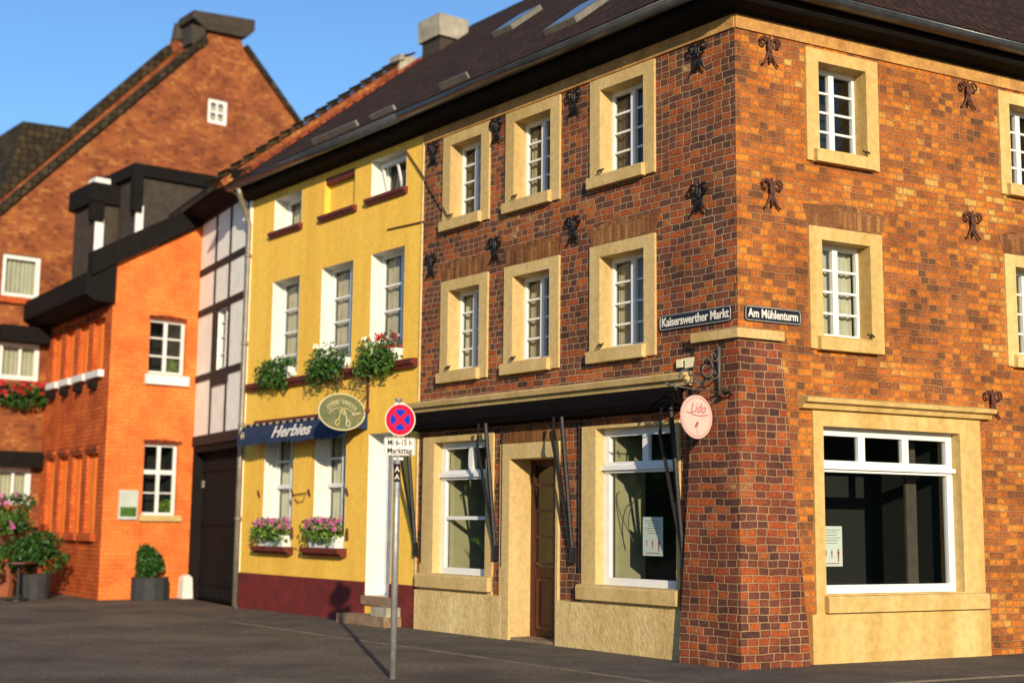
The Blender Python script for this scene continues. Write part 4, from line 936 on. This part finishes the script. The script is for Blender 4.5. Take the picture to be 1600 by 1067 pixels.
# ================================================================ BIG GABLE HOUSE BEHIND
H5 = thing('gabled_brick_house', G, 4, 0, 0, 'tall orange brick house with steep gable, small white window and capped chimney top', 'house')
ax, sl_ = 4.15, 1.0
m = MB(G)
holes = [(-1.15, -.26, 6.65, 7.65), (-1.1, -.17, 4.75, 5.6), (-1.1, -.2, 1.9, 2.75)]
m.wall(-3.5, 12.5, -.2, 8.3, holes, 0, .15, rev=True)
GX = [(-1.55, 8.3), (9.7, 8.3), (6.48, 12.15), (4.95, 13.85), (4.66, 14.2), (3.62, 14.0), (-1.55, 8.3)]
GP = [(-3.5, 8.3), (-1.45, 8.35), (3.62, 13.8), (3.72, 14.2), (4.66, 14.25), (4.75, 13.9), (6.48, 12.15), (9.7, 8.9), (12.5, 8.3)]
wz = (3.8, 4.35, 11.75, 12.4)
hp = MB(G)
m.face([(a, 0, z) for a, z in [(-3.5, 8.3), (-1.45, 8.3), (-1.45, 8.35), (3.62, 13.8), (3.8, 13.9), (3.8, 8.3)]][1:])
m.face([(3.8, 0, 8.3), (4.35, 0, 8.3), (4.35, 0, 11.75), (3.8, 0, 11.75)]); m.face([(3.8, 0, 12.4), (4.35, 0, 12.4), (4.35, 0, 14.2), (3.8, 0, 14.2)])
m.face([(4.35, 0, z) if 0 else (a, 0, z) for a, z in [(4.35, 8.3), (9.7, 8.3), (9.7, 8.9), (6.48, 12.15), (4.78, 13.9), (4.62, 14.25), (4.35, 14.2)]])
m.face([(a, 0, z) for a, z in [(3.62, 13.8), (3.74, 14.2), (3.8, 14.2), (3.8, 13.9)]])
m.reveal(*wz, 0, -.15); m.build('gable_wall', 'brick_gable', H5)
window(H5, G, *wz, -.03, vb=[(4.075, .05)], hb=[(12.07, .05)], fw=.09, curtain='curtain_white', room='curtain_white')
window(H5, G, -1.15, -.26, 6.65, 7.65, -.05, vb=[], hb=[], fw=.1, curtain='curtain_white', room='curtain_white')
w_ = window(H5, G, -1.1, -.17, 4.75, 5.6, -.05, vb=[(-.6, .06)], hb=[], fw=.1, curtain='curtain_white', room='curtain_white'); 
m = MB(G); m.box(-1.2, -.1, -.05, .4, 5.6, 5.95); m.build('blind_box', 'eave_dark', w_)
w_ = window(H5, G, -1.1, -.2, 1.9, 2.75, -.05, vb=[(-.6, .06)], hb=[], fw=.12, curtain='curtain_white', room='curtain_white')
m = MB(G); m.box(-1.2, -.1, -.05, .4, 2.75, 3.1); m.build('blind_box', 'eave_dark', w_)
m = MB(G); m.box(-1.2, -.1, -.05, .12, 6.5, 6.65); m.build('sill', 'brick_red_painted', H5)
# verge strips, chimney cap, roof planes going back
def band(p, q, w_, o0, o1, mt, name, par):
    m = MB(G); (a, z), (b, y) = p, q; l = math.hypot(b-a, y-z); nx, nz_ = -(y-z)/l*w_, (b-a)/l*w_
    m.prism([(a, z), (b, y), (b+nx, y+nz_), (a+nx, z+nz_)], o0, o1); return m.build(name, mt, par)
band((-1.9, 7.87), (3.7, 13.9), .16, -.3, .1, 'roof_dark', 'verge', H5); band((4.72, 13.95), (9.8, 8.75), .14, -.3, .1, 'roof_dark', 'verge', H5)
m = MB(G); m.hexa([(3.62, .15, 14.15), (4.75, .15, 14.2), (4.75, -.6, 14.2), (3.62, -.6, 14.15)], [(3.2, .2, 14.35), (4.95, .2, 14.42), (4.95, -.7, 14.42), (3.2, -.7, 14.35)])
m.hexa([(3.2, .2, 14.35), (4.95, .2, 14.42), (4.95, -.7, 14.42), (3.2, -.7, 14.35)], [(3.2, .2, 14.55), (4.95, .2, 14.72), (4.95, -.7, 14.72), (3.2, -.7, 14.55)]); m.box(3.2, 3.6, -.4, .1, 13.7, 14.2); m.build('gable_cap', 'slate', H5)
m = MB(G)
m.hexa([(-1.9, -.2, 7.7), (-1.9, -2, 7.7), (3.8, -2, 13.8), (3.8, -.2, 13.8)], [(-1.9, -.2, 7.9), (-1.9, -2, 7.9), (3.8, -2, 13.98), (3.8, -.2, 13.98)])
m.build('roof', 'roof_tile_red', H5)
m = MB(G); m.hexa([(9.8, -.2, 8.7), (9.8, -2, 8.7), (4.7, -2, 13.75), (4.7, -.2, 13.75)], [(9.8, -.2, 8.85), (9.8, -2, 8.85), (4.7, -2, 13.88), (4.7, -.2, 13.88)]); m.build('roof', 'roof_dark', H5)
m = MB(G); m.prism([(-1.9, 8.0), (3.66, 14.15), (4.3, 14.6), (4.3, 13.4), (4.6, 13.4), (4.6, 13.0), (-1.2, 7.0)], -2.3, -2.0)
m.prism([(3.62, 13.9), (3.72, 14.55), (4.0, 14.75), (4.3, 14.5), (4.3, 13.6)], -2.3, -2.0); m.build('rear_parapet', 'brick_gable', H5)
m = MB(G); m.prism([(-1.9, 7.98), (3.66, 14.12), (3.54, 14.32), (-2.05, 8.14)], -2.4, -1.95); m.build('rear_verge', 'roof_dark', H5)
m = MB(G); m.tube([(3.85, -2.1, 14.5), (3.85, -2.1, 14.8), (3.85, -2.1, 15.0)], .2, 8, .12); m.build('finial', 'slate', H5)
m = MB(G); m.box(-3.5, 12.5, -9, -8.8, 0, 8.0); m.build('rear_wall', 'brick_gable', H5)
A = thing('flower_box', G, -.5, .2, 4.3, 'red geraniums hanging from the far window at the left edge of the picture', 'flower box')
m = MB(G); m.box(-1.2, .0, .02, .3, 4.35, 4.55); m.build('trough', 'eave_dark', A); m = MB(G); m.leaves((-.6, .25, 4.35), (.65, .25, .3), 500, .12); m.build('foliage', 'leaf_dark', A, recalc=False)
m = MB(G)
for _ in range(60): m.petals((-.6+random.uniform(-.65, .65), .35+random.uniform(-.1, .15), 4.52+random.uniform(-.15, .15)), .09, 4)
m.build('flowers', 'flower_red', A, recalc=False)

# dark roofed building at far left
Cc = Fr(G.P(0, -4, 0), G.d, G.n)
H7 = thing('dark_roofed_house', Cc, -1, 0, 0, 'dark steep roof of a house showing at far left behind the orange gable', 'house')
m = MB(Cc); m.box(-.8, 6, -6, -.3, 0, 8.9); m.build('wall', 'brick_gable', H7)
m = MB(Cc); m.hexa([(-.2, .2, 8.4), (7, .2, 8.4), (7, -6.5, 8.4), (-.2, -6.5, 8.4)], [(.65, -.6, 12.2), (3.4, -.6, 12.35), (3.4, -3.2, 12.35), (.65, -3.2, 12.2)]); m.build('roof', 'roof_dark', H7)
# tree masses added out of view on both sides, to darken the pane reflections
m = MB(); m.cur = 0
for (x0, x1, y0, y1, h) in ((-46, -40, -14, 34, 9), (34, 42, -16, 22, 11)):
    m.hexa([(x0, y0, 0), (x1, y0, 0), (x1, y1, 0), (x0, y1, 0)], [(x0+1, y0, h-2), (x1-1, y0, h-2), (x1-1, y1, h-2), (x0+1, y1, h-2)])
    n = 12
    for k in range(n):
        y = y0+(y1-y0)*(k+.5)/n; m.leaves(((x0+x1)/2, y, h*.55), ((x1-x0)*.75, 3.2, h*.5*random.uniform(.8, 1.15)), 260, 1.0)
tag(m.build('added_trees', 'leaf_dark', recalc=False), 'unseen trees added to darken the reflections in the shop windows', None, kind='stuff')
